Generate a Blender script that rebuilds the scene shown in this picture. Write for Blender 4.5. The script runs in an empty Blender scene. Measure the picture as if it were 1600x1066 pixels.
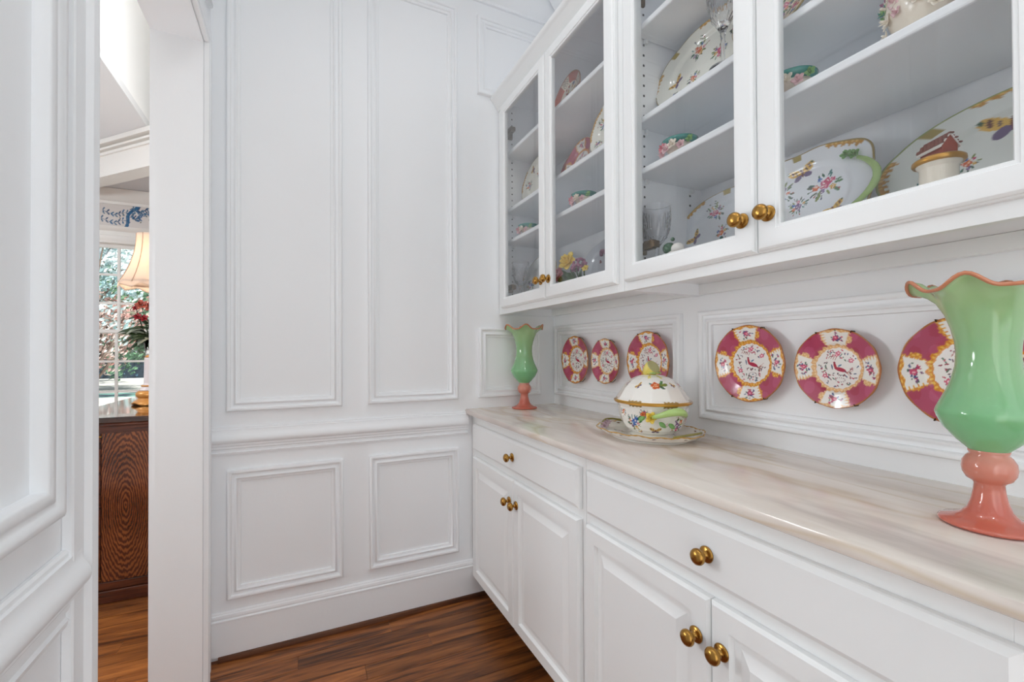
import bpy, bmesh, math, random
import numpy as np
from mathutils import Matrix, Vector
PI = math.pi
rnd = random.Random(7)
C = bpy.context.scene.collection
SC = bpy.context.scene

# ---------------------------------------------------------------- camera, world, lights, exposure
yaw, pitch, roll = math.radians(25.35), math.radians(0.5), math.radians(-0.25)
fw = Vector((math.sin(yaw) * math.cos(pitch), math.cos(yaw) * math.cos(pitch), math.sin(pitch)))
r0 = Vector((math.cos(yaw), -math.sin(yaw), 0)); u0 = r0.cross(fw)
rt = r0 * math.cos(roll) + u0 * math.sin(roll); up = -r0 * math.sin(roll) + u0 * math.cos(roll)
cam = bpy.data.cameras.new('camera'); cam.sensor_width = 36; cam.lens = 36 * 695.6 / 1600
cam.shift_y = 10 / 1600; cam.clip_start = 0.02; cam.clip_end = 400
co = bpy.data.objects.new('camera', cam); C.objects.link(co)
co.matrix_world = Matrix(((rt.x, up.x, -fw.x, 0), (rt.y, up.y, -fw.y, 0), (rt.z, up.z, -fw.z, 1.2), (0, 0, 0, 1)))
SC.camera = co
SC.view_settings.view_transform = 'Standard'; SC.view_settings.look = 'None'
SC.view_settings.gamma = 1; SC.view_settings.use_curve_mapping = False
SC.view_settings.exposure = -0.15
SC.cycles.use_denoising = True
SC.cycles.max_bounces = 14; SC.cycles.diffuse_bounces = 10; SC.cycles.transparent_max_bounces = 16
SC.cycles.caustics_reflective = False; SC.cycles.caustics_refractive = False

W = bpy.data.worlds.new('sky'); SC.world = W; W.use_nodes = True
bg = W.node_tree.nodes['Background']
sk = W.node_tree.nodes.new('ShaderNodeTexSky'); sk.sky_type = 'HOSEK_WILKIE'
sk.sun_direction = Vector((0.35, -0.7, 0.6)).normalized(); sk.turbidity = 4
hz = W.node_tree.nodes.new('ShaderNodeHueSaturation'); hz.inputs['Saturation'].default_value = .45
W.node_tree.links.new(sk.outputs[0], hz.inputs['Color']); W.node_tree.links.new(hz.outputs[0], bg.inputs[0]); bg.inputs[1].default_value = 3.4
def light(name, kind, loc, power, col=(1, 1, 1), size=None, size_y=None, target=None, shape=None):
    l = bpy.data.lights.new(name, kind); l.energy = power; l.color = col
    if kind == 'AREA':
        l.shape = shape or ('RECTANGLE' if size_y else 'DISK'); l.size = size
        if size_y: l.size_y = size_y
    elif kind == 'SUN': l.angle = size
    else: l.shadow_soft_size = size
    o = bpy.data.objects.new(name, l); C.objects.link(o); o.location = loc
    if target is not None:
        o.rotation_euler = (Vector(target) - Vector(loc)).to_track_quat('-Z', 'Y').to_euler()
    return o
light('sunlight', 'SUN', (8, -4, 8), 9.0, (1, .97, .92), math.radians(1), target=(0, 2.5, 0))
light('ceiling_downlight_glow', 'AREA', (0.30, 0.95, 3.03), 2.0, (1, .99, .98), .14, target=(0.30, 0.95, 0))
light('rear_downlight_glow', 'AREA', (0.30, -0.35, 3.03), 3, (1, .99, .98), .14, target=(0.30, -0.35, 0))
light('ceiling_fill', 'AREA', (0.30, 0.45, 3.0), 4.6, (.95, .975, 1), 1.0, 2.2, target=(0.30, .55, 0))  # added wide overhead fill for soft ambient light, not an actual fixture
light('rear_fill', 'AREA', (0.42, -1.53, 1.45), 9.8, (.93, .965, 1), 1.3, 2.3, target=(0.42, 2, 1.35))  # added soft fill from behind the camera, invented source
light('camera_side_fill', 'AREA', (-.22, -.55, 1.25), .6, (.93, .965, 1), .7, 1.6, target=(1.2, .9, .95))  # added low fill beside the camera to lift the right-hand cabinets
light('dining_fill', 'POINT', (-.62, 2.6, 2.95), 15, (.90, .95, 1), .14)  # added unseen point fill, brightens the tray riser
light('doorway_fill', 'POINT', (-1.45, 1.74, 1.30), 30, (.96, .975, 1), .22)  # added unseen fill shining through the doorway onto the right wall
light('dining_fill', 'POINT', (-2.6, 3.0, 2.0), 62, (.86, .93, 1), .14)  # added unseen point fill for the dining room and bay ceiling

# ---------------------------------------------------------------- materials
def lin(c):
    return tuple(((x / 255) / 12.92 if x / 255 <= 0.04045 else ((x / 255 + 0.055) / 1.055) ** 2.4) for x in c)
def mat(name, col=(200, 200, 200), rough=.5, metal=0, spec=.5, coat=0, emit=None, trans=0, ior=1.45):
    m = bpy.data.materials.new(name); m.use_nodes = True
    b = m.node_tree.nodes['Principled BSDF']
    b.inputs['Base Color'].default_value = (*lin(col), 1)
    b.inputs['Roughness'].default_value = rough; b.inputs['Metallic'].default_value = metal
    b.inputs['Specular IOR Level'].default_value = spec
    b.inputs['Coat Weight'].default_value = coat; b.inputs['Coat Roughness'].default_value = .05
    b.inputs['Transmission Weight'].default_value = trans; b.inputs['IOR'].default_value = ior
    if emit: b.inputs['Emission Color'].default_value = (*lin(emit[0]), 1); b.inputs['Emission Strength'].default_value = emit[1]
    return m
def nd(m, t, **kw):
    n = m.node_tree.nodes.new(t)
    for k, v in kw.items():
        if k in n.inputs: n.inputs[k].default_value = v
        else: setattr(n, k, v)
    return n
def lk(m, a, b): m.node_tree.links.new(a, b)
def bsdf(m): return m.node_tree.nodes['Principled BSDF']
def paint(name, col, rough=.38, bump=.02, sc=60):
    m = mat(name, col, rough)
    tc = nd(m, 'ShaderNodeTexCoord'); n = nd(m, 'ShaderNodeTexNoise', Scale=sc, Detail=4)
    lk(m, tc.outputs['Object'], n.inputs['Vector'])
    bp = nd(m, 'ShaderNodeBump', Strength=bump, Distance=.01); lk(m, n.outputs['Fac'], bp.inputs['Height']); lk(m, bp.outputs[0], bsdf(m).inputs['Normal'])
    return m
WHITE = paint('white_wall_paint', (240, 242, 244), .42, .03)
CAB = paint('white_cabinet_enamel', (239, 241, 241), .33, .015)
INNER = paint('cabinet_interior_paint', (241, 243, 246), .45, .015)
CEIL = paint('ceiling_paint', (243, 243, 243), .7)
SOFF = paint('soffit_paint', (225, 226, 228), .7)
BRASS = mat('aged_brass', (172, 130, 66), .26, 1)
DBRASS = mat('dark_brass', (98, 78, 52), .4, 1)
IRON = mat('dark_wire', (60, 45, 32), .5, .8)
DARK = mat('dark_hole', (50, 50, 52), .8)
CLEAR = mat('clear_plastic', (235, 238, 240), .25)
def thin_glass():
    m = bpy.data.materials.new('window_pane_glass'); m.use_nodes = True; nt = m.node_tree; nt.nodes.clear()
    o = nt.nodes.new('ShaderNodeOutputMaterial'); mx = nt.nodes.new('ShaderNodeMixShader')
    t = nt.nodes.new('ShaderNodeBsdfTransparent'); g = nt.nodes.new('ShaderNodeBsdfGlossy'); g.inputs['Roughness'].default_value = 0.0
    fr = nt.nodes.new('ShaderNodeFresnel'); fr.inputs[0].default_value = 1.5
    t.inputs[0].default_value = (.985, .99, .99, 1)
    ge = nt.nodes.new('ShaderNodeNewGeometry'); mr = nt.nodes.new('ShaderNodeMapRange'); mr.inputs[3].default_value = 1.5; mr.inputs[4].default_value = 1 / 1.5
    nt.links.new(ge.outputs['Backfacing'], mr.inputs[0]); nt.links.new(mr.outputs[0], fr.inputs[0])
    nt.links.new(fr.outputs[0], mx.inputs[0]); nt.links.new(t.outputs[0], mx.inputs[1]); nt.links.new(g.outputs[0], mx.inputs[2]); nt.links.new(mx.outputs[0], o.inputs[0])
    return m
PANE = thin_glass()
CRYSTAL = mat('cut_crystal', (250, 250, 252), .02, 0, .5, 0, None, 1, 1.5)
def china(name, rough=.12):
    m = mat(name, (240, 238, 230), rough, coat=.4)
    a = nd(m, 'ShaderNodeAttribute', attribute_name='Col'); lk(m, a.outputs['Color'], bsdf(m).inputs['Base Color'])
    return m
CHINA = china('painted_porcelain')
PAPER = china('printed_wallpaper', .8)
def wood(name, c1, c2, c3, rough=.3, scale=(3, 40, 40), rand=True, coat=.15):
    m = mat(name, c1, rough, coat=coat)
    tc = nd(m, 'ShaderNodeTexCoord'); mp = nd(m, 'ShaderNodeMapping'); mp.inputs['Scale'].default_value = scale
    oi = nd(m, 'ShaderNodeObjectInfo'); ml = nd(m, 'ShaderNodeMath', operation='MULTIPLY'); ml.inputs[1].default_value = 37
    cb = nd(m, 'ShaderNodeCombineXYZ'); lk(m, oi.outputs['Random'], ml.inputs[0])
    for i in range(3): lk(m, ml.outputs[0], cb.inputs[i])
    lk(m, cb.outputs[0], mp.inputs['Location']); lk(m, tc.outputs['Object'], mp.inputs['Vector'])
    n = nd(m, 'ShaderNodeTexNoise', Scale=1.0, Detail=7, Roughness=.62, Distortion=1.1); lk(m, mp.outputs[0], n.inputs['Vector'])
    mp2 = nd(m, 'ShaderNodeMapping'); mp2.inputs['Scale'].default_value = (scale[0] * 3, scale[1] * 7, scale[2] * 7); lk(m, tc.outputs['Object'], mp2.inputs['Vector']); lk(m, cb.outputs[0], mp2.inputs['Location'])
    n2 = nd(m, 'ShaderNodeTexNoise', Scale=1.0, Detail=3); lk(m, mp2.outputs[0], n2.inputs['Vector'])
    ad = nd(m, 'ShaderNodeMath', operation='MULTIPLY_ADD'); lk(m, n2.outputs['Fac'], ad.inputs[0]); ad.inputs[1].default_value = .35; lk(m, n.outputs['Fac'], ad.inputs[2])
    sb = nd(m, 'ShaderNodeMath', operation='SUBTRACT'); lk(m, ad.outputs[0], sb.inputs[0]); sb.inputs[1].default_value = .17
    cr = nd(m, 'ShaderNodeValToRGB'); e = cr.color_ramp.elements
    e[0].position = .36; e[0].color = (*lin(c3), 1); e[1].position = .68; e[1].color = (*lin(c2), 1)
    k = e.new(.47); k.color = (*lin(c1), 1)
    lk(m, sb.outputs[0], cr.inputs[0])
    hs = nd(m, 'ShaderNodeHueSaturation'); lk(m, cr.outputs[0], hs.inputs['Color'])
    mr = nd(m, 'ShaderNodeMapRange'); mr.inputs['To Min'].default_value = .72 if rand else 1; mr.inputs['To Max'].default_value = 1.25 if rand else 1
    lk(m, oi.outputs['Random'], mr.inputs['Value']); lk(m, mr.outputs[0], hs.inputs['Value'])
    lk(m, hs.outputs[0], bsdf(m).inputs['Base Color'])
    bp = nd(m, 'ShaderNodeBump', Strength=.12, Distance=.002); lk(m, n2.outputs['Fac'], bp.inputs['Height']); lk(m, bp.outputs[0], bsdf(m).inputs['Normal'])
    return m
OAK = wood('stained_oak', (122, 70, 33), (164, 102, 50), (70, 37, 16), .32, (2.0, 22, 22), True, .05)
MAHOG = wood('dark_mahogany', (72, 32, 18), (96, 48, 26), (38, 15, 9), .18, (3, 20, 20), False, .5)
def flame():
    m = mat('flame_veneer', (110, 60, 32), .16, coat=.6)
    tc = nd(m, 'ShaderNodeTexCoord'); mp = nd(m, 'ShaderNodeMapping'); mp.inputs['Scale'].default_value = (2.6, 0, .72)
    lk(m, tc.outputs['Object'], mp.inputs['Vector'])
    w = nd(m, 'ShaderNodeTexWave', wave_type='RINGS', rings_direction='Y', Scale=15, Distortion=4.5, Detail=3); w.inputs['Detail Scale'].default_value = 2.5
    lk(m, mp.outputs[0], w.inputs['Vector'])
    cr = nd(m, 'ShaderNodeValToRGB'); e = cr.color_ramp.elements; e[0].color = (*lin((74, 34, 18)), 1); e[1].color = (*lin((140, 78, 40)), 1); e[0].position = .15
    lk(m, w.outputs['Fac'], cr.inputs[0])
    n = nd(m, 'ShaderNodeTexNoise', Scale=5, Detail=4); lk(m, tc.outputs['Object'], n.inputs['Vector'])
    mx = nd(m, 'ShaderNodeMix', data_type='RGBA', blend_type='MULTIPLY'); mx.inputs[0].default_value = .8
    cr2 = nd(m, 'ShaderNodeValToRGB'); cr2.color_ramp.elements[0].position = .35; cr2.color_ramp.elements[0].color = (.35, .3, .28, 1); cr2.color_ramp.elements[1].position = .62
    lk(m, n.outputs['Fac'], cr2.inputs[0]); lk(m, cr.outputs[0], mx.inputs[6]); lk(m, cr2.outputs[0], mx.inputs[7]); lk(m, mx.outputs[2], bsdf(m).inputs['Base Color'])
    return m
FLAME = flame()
def marble():
    m = mat('cream_marble', (222, 213, 206), .14, coat=.25)
    tc = nd(m, 'ShaderNodeTexCoord'); mp = nd(m, 'ShaderNodeMapping'); mp.inputs['Scale'].default_value = (1.0, .26, 1.0); mp.inputs['Rotation'].default_value = (0, 0, math.radians(-14))
    lk(m, tc.outputs['Object'], mp.inputs['Vector'])
    def ramp(sc, det, dist, stops, rough=.5):
        n = nd(m, 'ShaderNodeTexNoise', Scale=sc, Detail=det, Distortion=dist, Roughness=rough); lk(m, mp.outputs[0], n.inputs['Vector'])
        cr = nd(m, 'ShaderNodeValToRGB'); e = cr.color_ramp.elements; e[0].position, c = stops[0]; e[0].color = (*lin(c), 1); e[1].position, c = stops[-1]; e[1].color = (*lin(c), 1)
        for p, c in stops[1:-1]: k = e.new(p); k.color = (*lin(c), 1)
        lk(m, n.outputs['Fac'], cr.inputs[0]); return cr
    a = ramp(3.2, 4, .5, [(.35, (212, 203, 199)), (.5, (224, 215, 207)), (.68, (232, 225, 216))])
    W_ = (255, 255, 255)
    b = ramp(4.5, 3, .5, [(.475, W_), (.50, (243, 236, 223)), (.525, W_)])
    c = ramp(2.4, 5, .9, [(.50, W_), (.56, (228, 225, 226)), (.60, (244, 242, 243)), (.66, W_)])
    d = ramp(14, 5, .6, [(.3, (242, 239, 236)), (.6, W_)])
    cur = a
    for q in (b, c, d):
        mx = nd(m, 'ShaderNodeMix', data_type='RGBA', blend_type='MULTIPLY'); mx.inputs[0].default_value = 1
        lk(m, cur.outputs[0] if cur is a else cur.outputs[2], mx.inputs[6]); lk(m, q.outputs[0], mx.inputs[7]); cur = mx
    lk(m, cur.outputs[2], bsdf(m).inputs['Base Color'])
    return m
MARBLE = marble()
def cased(name, c1, c2, sc=9, z0=None, z1=None):
    m = mat(name, c1, .1, coat=.6)
    b = bsdf(m); b.inputs['Subsurface Weight'].default_value = .35; b.inputs['Subsurface Scale'].default_value = .02; b.inputs['Subsurface Radius'].default_value = (.8, 1, .8)
    tc = nd(m, 'ShaderNodeTexCoord'); n = nd(m, 'ShaderNodeTexNoise', Scale=sc, Detail=5); lk(m, tc.outputs['Object'], n.inputs['Vector'])
    sp = nd(m, 'ShaderNodeSeparateXYZ'); lk(m, tc.outputs['Object'], sp.inputs[0])
    mr = nd(m, 'ShaderNodeMapRange'); mr.inputs[1].default_value = z0; mr.inputs[2].default_value = z1; lk(m, sp.outputs[2], mr.inputs[0])
    ad = nd(m, 'ShaderNodeMath', operation='MULTIPLY_ADD'); lk(m, n.outputs['Fac'], ad.inputs[0]); ad.inputs[1].default_value = .5; lk(m, mr.outputs[0], ad.inputs[2])
    sb = nd(m, 'ShaderNodeMath', operation='SUBTRACT', use_clamp=True); lk(m, ad.outputs[0], sb.inputs[0]); sb.inputs[1].default_value = .25
    mx = nd(m, 'ShaderNodeMix', data_type='RGBA'); lk(m, sb.outputs[0], mx.inputs[0]); mx.inputs[6].default_value = (*lin(c1), 1); mx.inputs[7].default_value = (*lin(c2), 1)
    lk(m, mx.outputs[2], b.inputs['Base Color'])
    return m
JADE = cased('jade_green_glass', (120, 184, 130), (164, 192, 142), 9, .16, .42)
CORAL = cased('coral_glass', (192, 100, 82), (206, 142, 122), 14, .03, .13)
RIM = mat('coral_glass_rim', (196, 126, 92), .12, coat=.5)

# ---------------------------------------------------------------- mesh helpers
ORG = {}
def org(p): return ORG.get(p.name, Vector((0, 0, 0))) if p else Vector((0, 0, 0))
def empty(name, loc=(0, 0, 0), label=None, cat=None, group=None, kind=None, rot=(0, 0, 0)):
    o = bpy.data.objects.new(name, None); C.objects.link(o); o.location = loc; o.rotation_euler = rot
    o.empty_display_size = .05; ORG[o.name] = Vector(loc); tag(o, label, cat, group, kind)
    return o
def tag(o, label=None, cat=None, group=None, kind=None):
    for k, v in (('label', label), ('category', cat), ('group', group), ('kind', kind)):
        if v: o[k] = v
    return o
def mesh(name, V, F, m, parent=None, smooth=False, cols=None, local=False, bevel=0, solid=0, recalc=True, auto=None, kind=None, label=None, subsurf=0):
    me = bpy.data.meshes.new(name)
    og = Vector((0, 0, 0)) if local else org(parent)
    V = [(v[0] - og.x, v[1] - og.y, v[2] - og.z) for v in V]
    me.from_pydata(V, [], F)
    if cols is not None:
        a = me.color_attributes.new('Col', 'FLOAT_COLOR', 'POINT')
        cc = np.ones((len(V), 4), np.float32); cc[:, :3] = np.asarray(cols); a.data.foreach_set('color', cc.ravel())
    if recalc:
        b = bmesh.new(); b.from_mesh(me); bmesh.ops.recalc_face_normals(b, faces=b.faces); b.to_mesh(me); b.free()
    if smooth: me.polygons.foreach_set('use_smooth', [True] * len(me.polygons))
    me.materials.append(m)
    o = bpy.data.objects.new(name, me); C.objects.link(o)
    if parent: o.parent = parent; ORG[o.name] = og
    if auto: 
        me.polygons.foreach_set('use_smooth', [True] * len(me.polygons)); me.set_sharp_from_angle(angle=math.radians(auto))
    if solid:
        s = o.modifiers.new('s', 'SOLIDIFY'); s.thickness = solid; s.offset = 0
    if subsurf:
        s = o.modifiers.new('u', 'SUBSURF'); s.levels = s.render_levels = subsurf
    if bevel:
        s = o.modifiers.new('b', 'BEVEL'); s.width = bevel; s.segments = 2; s.limit_method = 'ANGLE'
    if kind: o['kind'] = kind
    if label: o['label'] = label
    return o
def boxes(L):
    V, F = [], []
    for (x0, x1, y0, y1, z0, z1) in L:
        n = len(V)
        V += [(x0, y0, z0), (x1, y0, z0), (x1, y1, z0), (x0, y1, z0), (x0, y0, z1), (x1, y0, z1), (x1, y1, z1), (x0, y1, z1)]
        F += [(n, n + 3, n + 2, n + 1), (n + 4, n + 5, n + 6, n + 7), (n, n + 1, n + 5, n + 4), (n + 1, n + 2, n + 6, n + 5), (n + 2, n + 3, n + 7, n + 6), (n + 3, n, n + 4, n + 7)]
    return V, F
def box(name, b, m, parent=None, bevel=0, **k):
    V, F = boxes([b]); return mesh(name, V, F, m, parent, bevel=bevel, **k)
# plane maps: (u, v, h) -> world; h = height out of the surface towards the room
def mapx(X): return lambda u, v, h: (X - h, u, v)       # right wall / cabinets (front faces -x)
def mapy(Y): return lambda u, v, h: (u, Y - h, v)       # back wall (front faces -y)
def mapl(X): return lambda u, v, h: (X + h, u, v)       # left wall (front faces +x)
def rings(name, mp, rect, steps, m, parent=None, cap=True, closed=False, bevel=0, auto=None, corner=None, **k):
    u0, v0, u1, v1 = rect; V, F = [], []
    for (i, h) in steps:
        V += [mp(u0 + i, v0 + i, h), mp(u1 - i, v0 + i, h), mp(u1 - i, v1 - i, h), mp(u0 + i, v1 - i, h)]
    n = len(steps)
    for s in range(n - 1 + (1 if closed else 0)):
        a = 4 * s; b = 4 * ((s + 1) % n)
        for j in range(4):
            q = (j + 1) % 4; F.append((a + j, a + q, b + q, b + j))
    if cap: F.append(tuple(4 * (n - 1) + j for j in range(4)))
    return mesh(name, V, F, m, parent, bevel=bevel, auto=auto, **k)
MOULD = [(0, -.002), (0, .015), (.003, .0195), (.007, .0205), (.012, .0195), (.0155, .015), (.0160, .0100), (.022, .0085), (.026, .0100), (.029, .0150), (.033, .0165), (.0365, .0140), (.0370, .0095), (.041, .0080), (.0465, .0080), (.048, .006), (.048, -.002)]
MOULD2 = [(0, -.002), (0, .012), (.003, .019), (.009, .0225), (.016, .0215), (.020, .0175), (.027, .0165), (.031, .0195), (.044, .0200), (.048, .0160), (.048, -.002)]
def moulding(mp, rect, parent, prof=None): return rings('panel_moulding', mp, rect, prof or MOULD, WHITE, parent, cap=False, closed=True, auto=50)
def extrude(name, prof, a, b, mp2, m, parent=None, auto=35, **k):
    """prof: list of (h, z) ; mp2(t, h, z) -> xyz ; extruded t = a..b, capped"""
    n = len(prof); V = [mp2(a, h, z) for h, z in prof] + [mp2(b, h, z) for h, z in prof]
    F = [(i, (i + 1) % n, n + (i + 1) % n, n + i) for i in range(n)] + [tuple(range(n)), tuple(range(n, 2 * n))]
    return mesh(name, V, F, m, parent, auto=auto, **k)
def lathe(prof, seg=48, sx=1, sy=1, mod=None, loc=(0, 0, 0), axis=None, close=True):
    V, F = [], []
    for i, (r, z) in enumerate(prof):
        for j in range(seg):
            t = 2 * PI * j / seg; rr, zz = (r, z) if mod is None else mod(t, r, z)
            V.append((rr * math.cos(t) * sx, rr * math.sin(t) * sy, zz))
    for i in range(len(prof) - 1):
        for j in range(seg):
            q = (j + 1) % seg; F.append((i * seg + j, i * seg + q, (i + 1) * seg + q, (i + 1) * seg + j))
    if close:
        F.append(tuple(range(seg - 1, -1, -1))); F.append(tuple((len(prof) - 1) * seg + j for j in range(seg)))
    if axis == '-x': V = [(-z, y, x) for x, y, z in V]
    if axis == '-y': V = [(x, -z, y) for x, y, z in V]
    V = [(x + loc[0], y + loc[1], z + loc[2]) for x, y, z in V]
    return V, F
def tube(pts, rad, seg=8, taper=None):
    V, F = [], []; n = len(pts); pts = [Vector(p) for p in pts]
    ref = Vector((0.13, .21, .97)).normalized()
    for i, p in enumerate(pts):
        d = (pts[min(i + 1, n - 1)] - pts[max(i - 1, 0)]).normalized()
        a = d.cross(ref).normalized(); b = d.cross(a); r = rad if not taper else taper[i]
        for j in range(seg):
            t = 2 * PI * j / seg; q = p + a * math.cos(t) * r + b * math.sin(t) * r; V.append(tuple(q))
    for i in range(n - 1):
        for j in range(seg):
            q = (j + 1) % seg; F.append((i * seg + j, i * seg + q, (i + 1) * seg + q, (i + 1) * seg + j))
    F.append(tuple(range(seg - 1, -1, -1))); F.append(tuple((n - 1) * seg + j for j in range(seg)))
    return V, F
def join(*L):
    V, F = [], []
    for v, f in L:
        n = len(V); V += list(v); F += [tuple(i + n for i in q) for q in f]
    return V, F
def ball(c, r, su=10, sv=6, sc=(1, 1, 1)):
    prof = [(max(1e-4, math.sin(PI * i / sv)), -math.cos(PI * i / sv)) for i in range(sv + 1)]
    V, F = lathe(prof, su, close=False)
    return [(c[0] + x * r * sc[0], c[1] + y * r * sc[1], c[2] + z * r * sc[2]) for x, y, z in V], F
def copy_tree(o, loc=None, parent=None):
    c = o.copy(); C.objects.link(c); c.parent = parent
    if loc is not None: c.location = loc
    for ch in list(o.children): copy_tree(ch, None, c)
    return c

# ---------------------------------------------------------------- painter (flat print on china, stored as point colours)
class Paint:
    def __init__(s, P, base, seed=1):
        s.P = np.asarray(P, float); s.C = np.tile(np.array(lin(base)), (len(s.P), 1)); s.r = random.Random(seed)
    def ell(s, cx, cy, rx, ry, rot, col, wob=0):
        x = s.P[:, 0] - cx; y = s.P[:, 1] - cy; c, q = math.cos(rot), math.sin(rot)
        u = (x * c + y * q) / rx; v = (-x * q + y * c) / ry; d = np.hypot(u, v)
        if wob: d = d / (1 + wob * np.sin(np.arctan2(v, u) * 5 + cx * 900))
        s.C[d < 1] = lin(col)
    def mask(s, m, col): s.C[m] = lin(col)
    def seg(s, x0, y0, x1, y1, w, col):
        a = np.array([x0, y0]); b = np.array([x1, y1]); d = b - a; L = max(d @ d, 1e-9)
        t = np.clip(((s.P - a) @ d) / L, 0, 1); q = s.P - a - t[:, None] * d
        s.C[np.hypot(q[:, 0], q[:, 1]) < w] = lin(col)
    def leaf(s, cx, cy, L, rot, col): s.ell(cx + math.cos(rot) * L * .55, cy + math.sin(rot) * L * .55, L * .5, L * .17, rot, col)
    def sprig(s, cx, cy, z, rot=0, pal=0):
        r = s.r; G = ((62, 112, 58), (34, 86, 60), (118, 130, 52), (36, 108, 104), (70, 84, 60))
        for k in range(13):
            a = rot + k * 2.4 + r.uniform(-.3, .3); d = z * r.uniform(.3, .62); s.leaf(cx + math.cos(a) * d, cy + math.sin(a) * d * .9, z * r.uniform(.28, .52), a + r.uniform(-.5, .5), G[k % 5])
        f = [((196, 60, 104), (240, 170, 190)), ((44, 88, 166), (120, 160, 214)), ((210, 98, 48), (244, 180, 120)), ((112, 76, 124), (176, 140, 186)), ((200, 150, 60), (240, 210, 120))]
        for k in range(6):
            a = rot + k * 1.15 + .6; d = z * (.05 if k == 0 else r.uniform(.42, .62)); c0, c1 = f[(k + pal) % 5]; q = z * (.33 if k == 0 else r.uniform(.13, .2))
            X, Y = cx + math.cos(a) * d, cy + math.sin(a) * d * .85
            s.ell(X, Y, q, q * .88, a, c0, .14)
            for j in range(5): s.ell(X + r.uniform(-.55, .55) * q, Y + r.uniform(-.55, .55) * q, q * .32, q * .1, r.uniform(0, 3), c1 if j % 2 else (250, 240, 236))
        for k in range(7):
            a = r.uniform(0, 6.28); d = z * r.uniform(.75, .98); s.seg(cx + math.cos(a) * d * .7, cy + math.sin(a) * d * .7, cx + math.cos(a) * d, cy + math.sin(a) * d, z * .018, (84, 88, 60)); s.ell(cx + math.cos(a) * d, cy + math.sin(a) * d, z * .075, z * .05, a, ((60, 60, 84), (150, 60, 50), (60, 90, 60))[k % 3])
    def butterfly(s, cx, cy, z, rot=0):
        c, q = math.cos(rot), math.sin(rot)
        T = lambda x, y: (cx + (x * c - y * q) * z, cy + (x * q + y * c) * z)
        for sg in (-1, 1):
            s.ell(*T(.48 * sg, .22), .5 * z, .24 * z, rot + .42 * sg, (222, 178, 84)); s.ell(*T(.33 * sg, -.22), .3 * z, .2 * z, rot - .5 * sg, (104, 84, 120))
            s.ell(*T(.62 * sg, .3), .09 * z, .16 * z, rot, (96, 50, 40)); s.ell(*T(.36 * sg, .2), .05 * z, .14 * z, rot, (86, 60, 60)); s.ell(*T(.85 * sg, .42), .1 * z, .07 * z, rot, (60, 90, 60))
        s.ell(*T(0, 0), .09 * z, .32 * z, rot, (110, 52, 42))
def plate_mesh(name, a, b, depth, painter, m=CHINA, R=None, nr=60, na=150, parent=None, well=.62, thick=.004, rimlift=1.0, **k):
    """upright plate: local X = right, Z = up, front faces -Y"""
    V, F, P, T = [], [], [], []
    for i in range(nr + 1):
        t = i / nr
        if t < well: d = 0
        elif t < well + .12: s_ = (t - well) / .12; d = depth * .6 * (3 * s_ * s_ - 2 * s_ ** 3)
        else: d = depth * (.6 + .4 * (t - well - .12) / (.88 - well))
        for j in range(na):
            th = 2 * PI * j / na; q = (R(th) if R else 1); q = 1 + (q - 1) * t ** 3 if t < 1 else q
            x, z = a * t * q * math.cos(th), b * t * q * math.sin(th)
            V.append((x, -d, z)); P.append((x, z)); T.append((t, th))
    for i in range(nr):
        for j in range(na):
            q = (j + 1) % na; F.append((i * na + j, i * na + q, (i + 1) * na + q, (i + 1) * na + j))
    cols = painter(np.array(P), np.array(T), a, b)
    return mesh(name, V, F, m, parent, smooth=True, cols=cols, local=True, solid=thick, recalc=False, **k)
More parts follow.
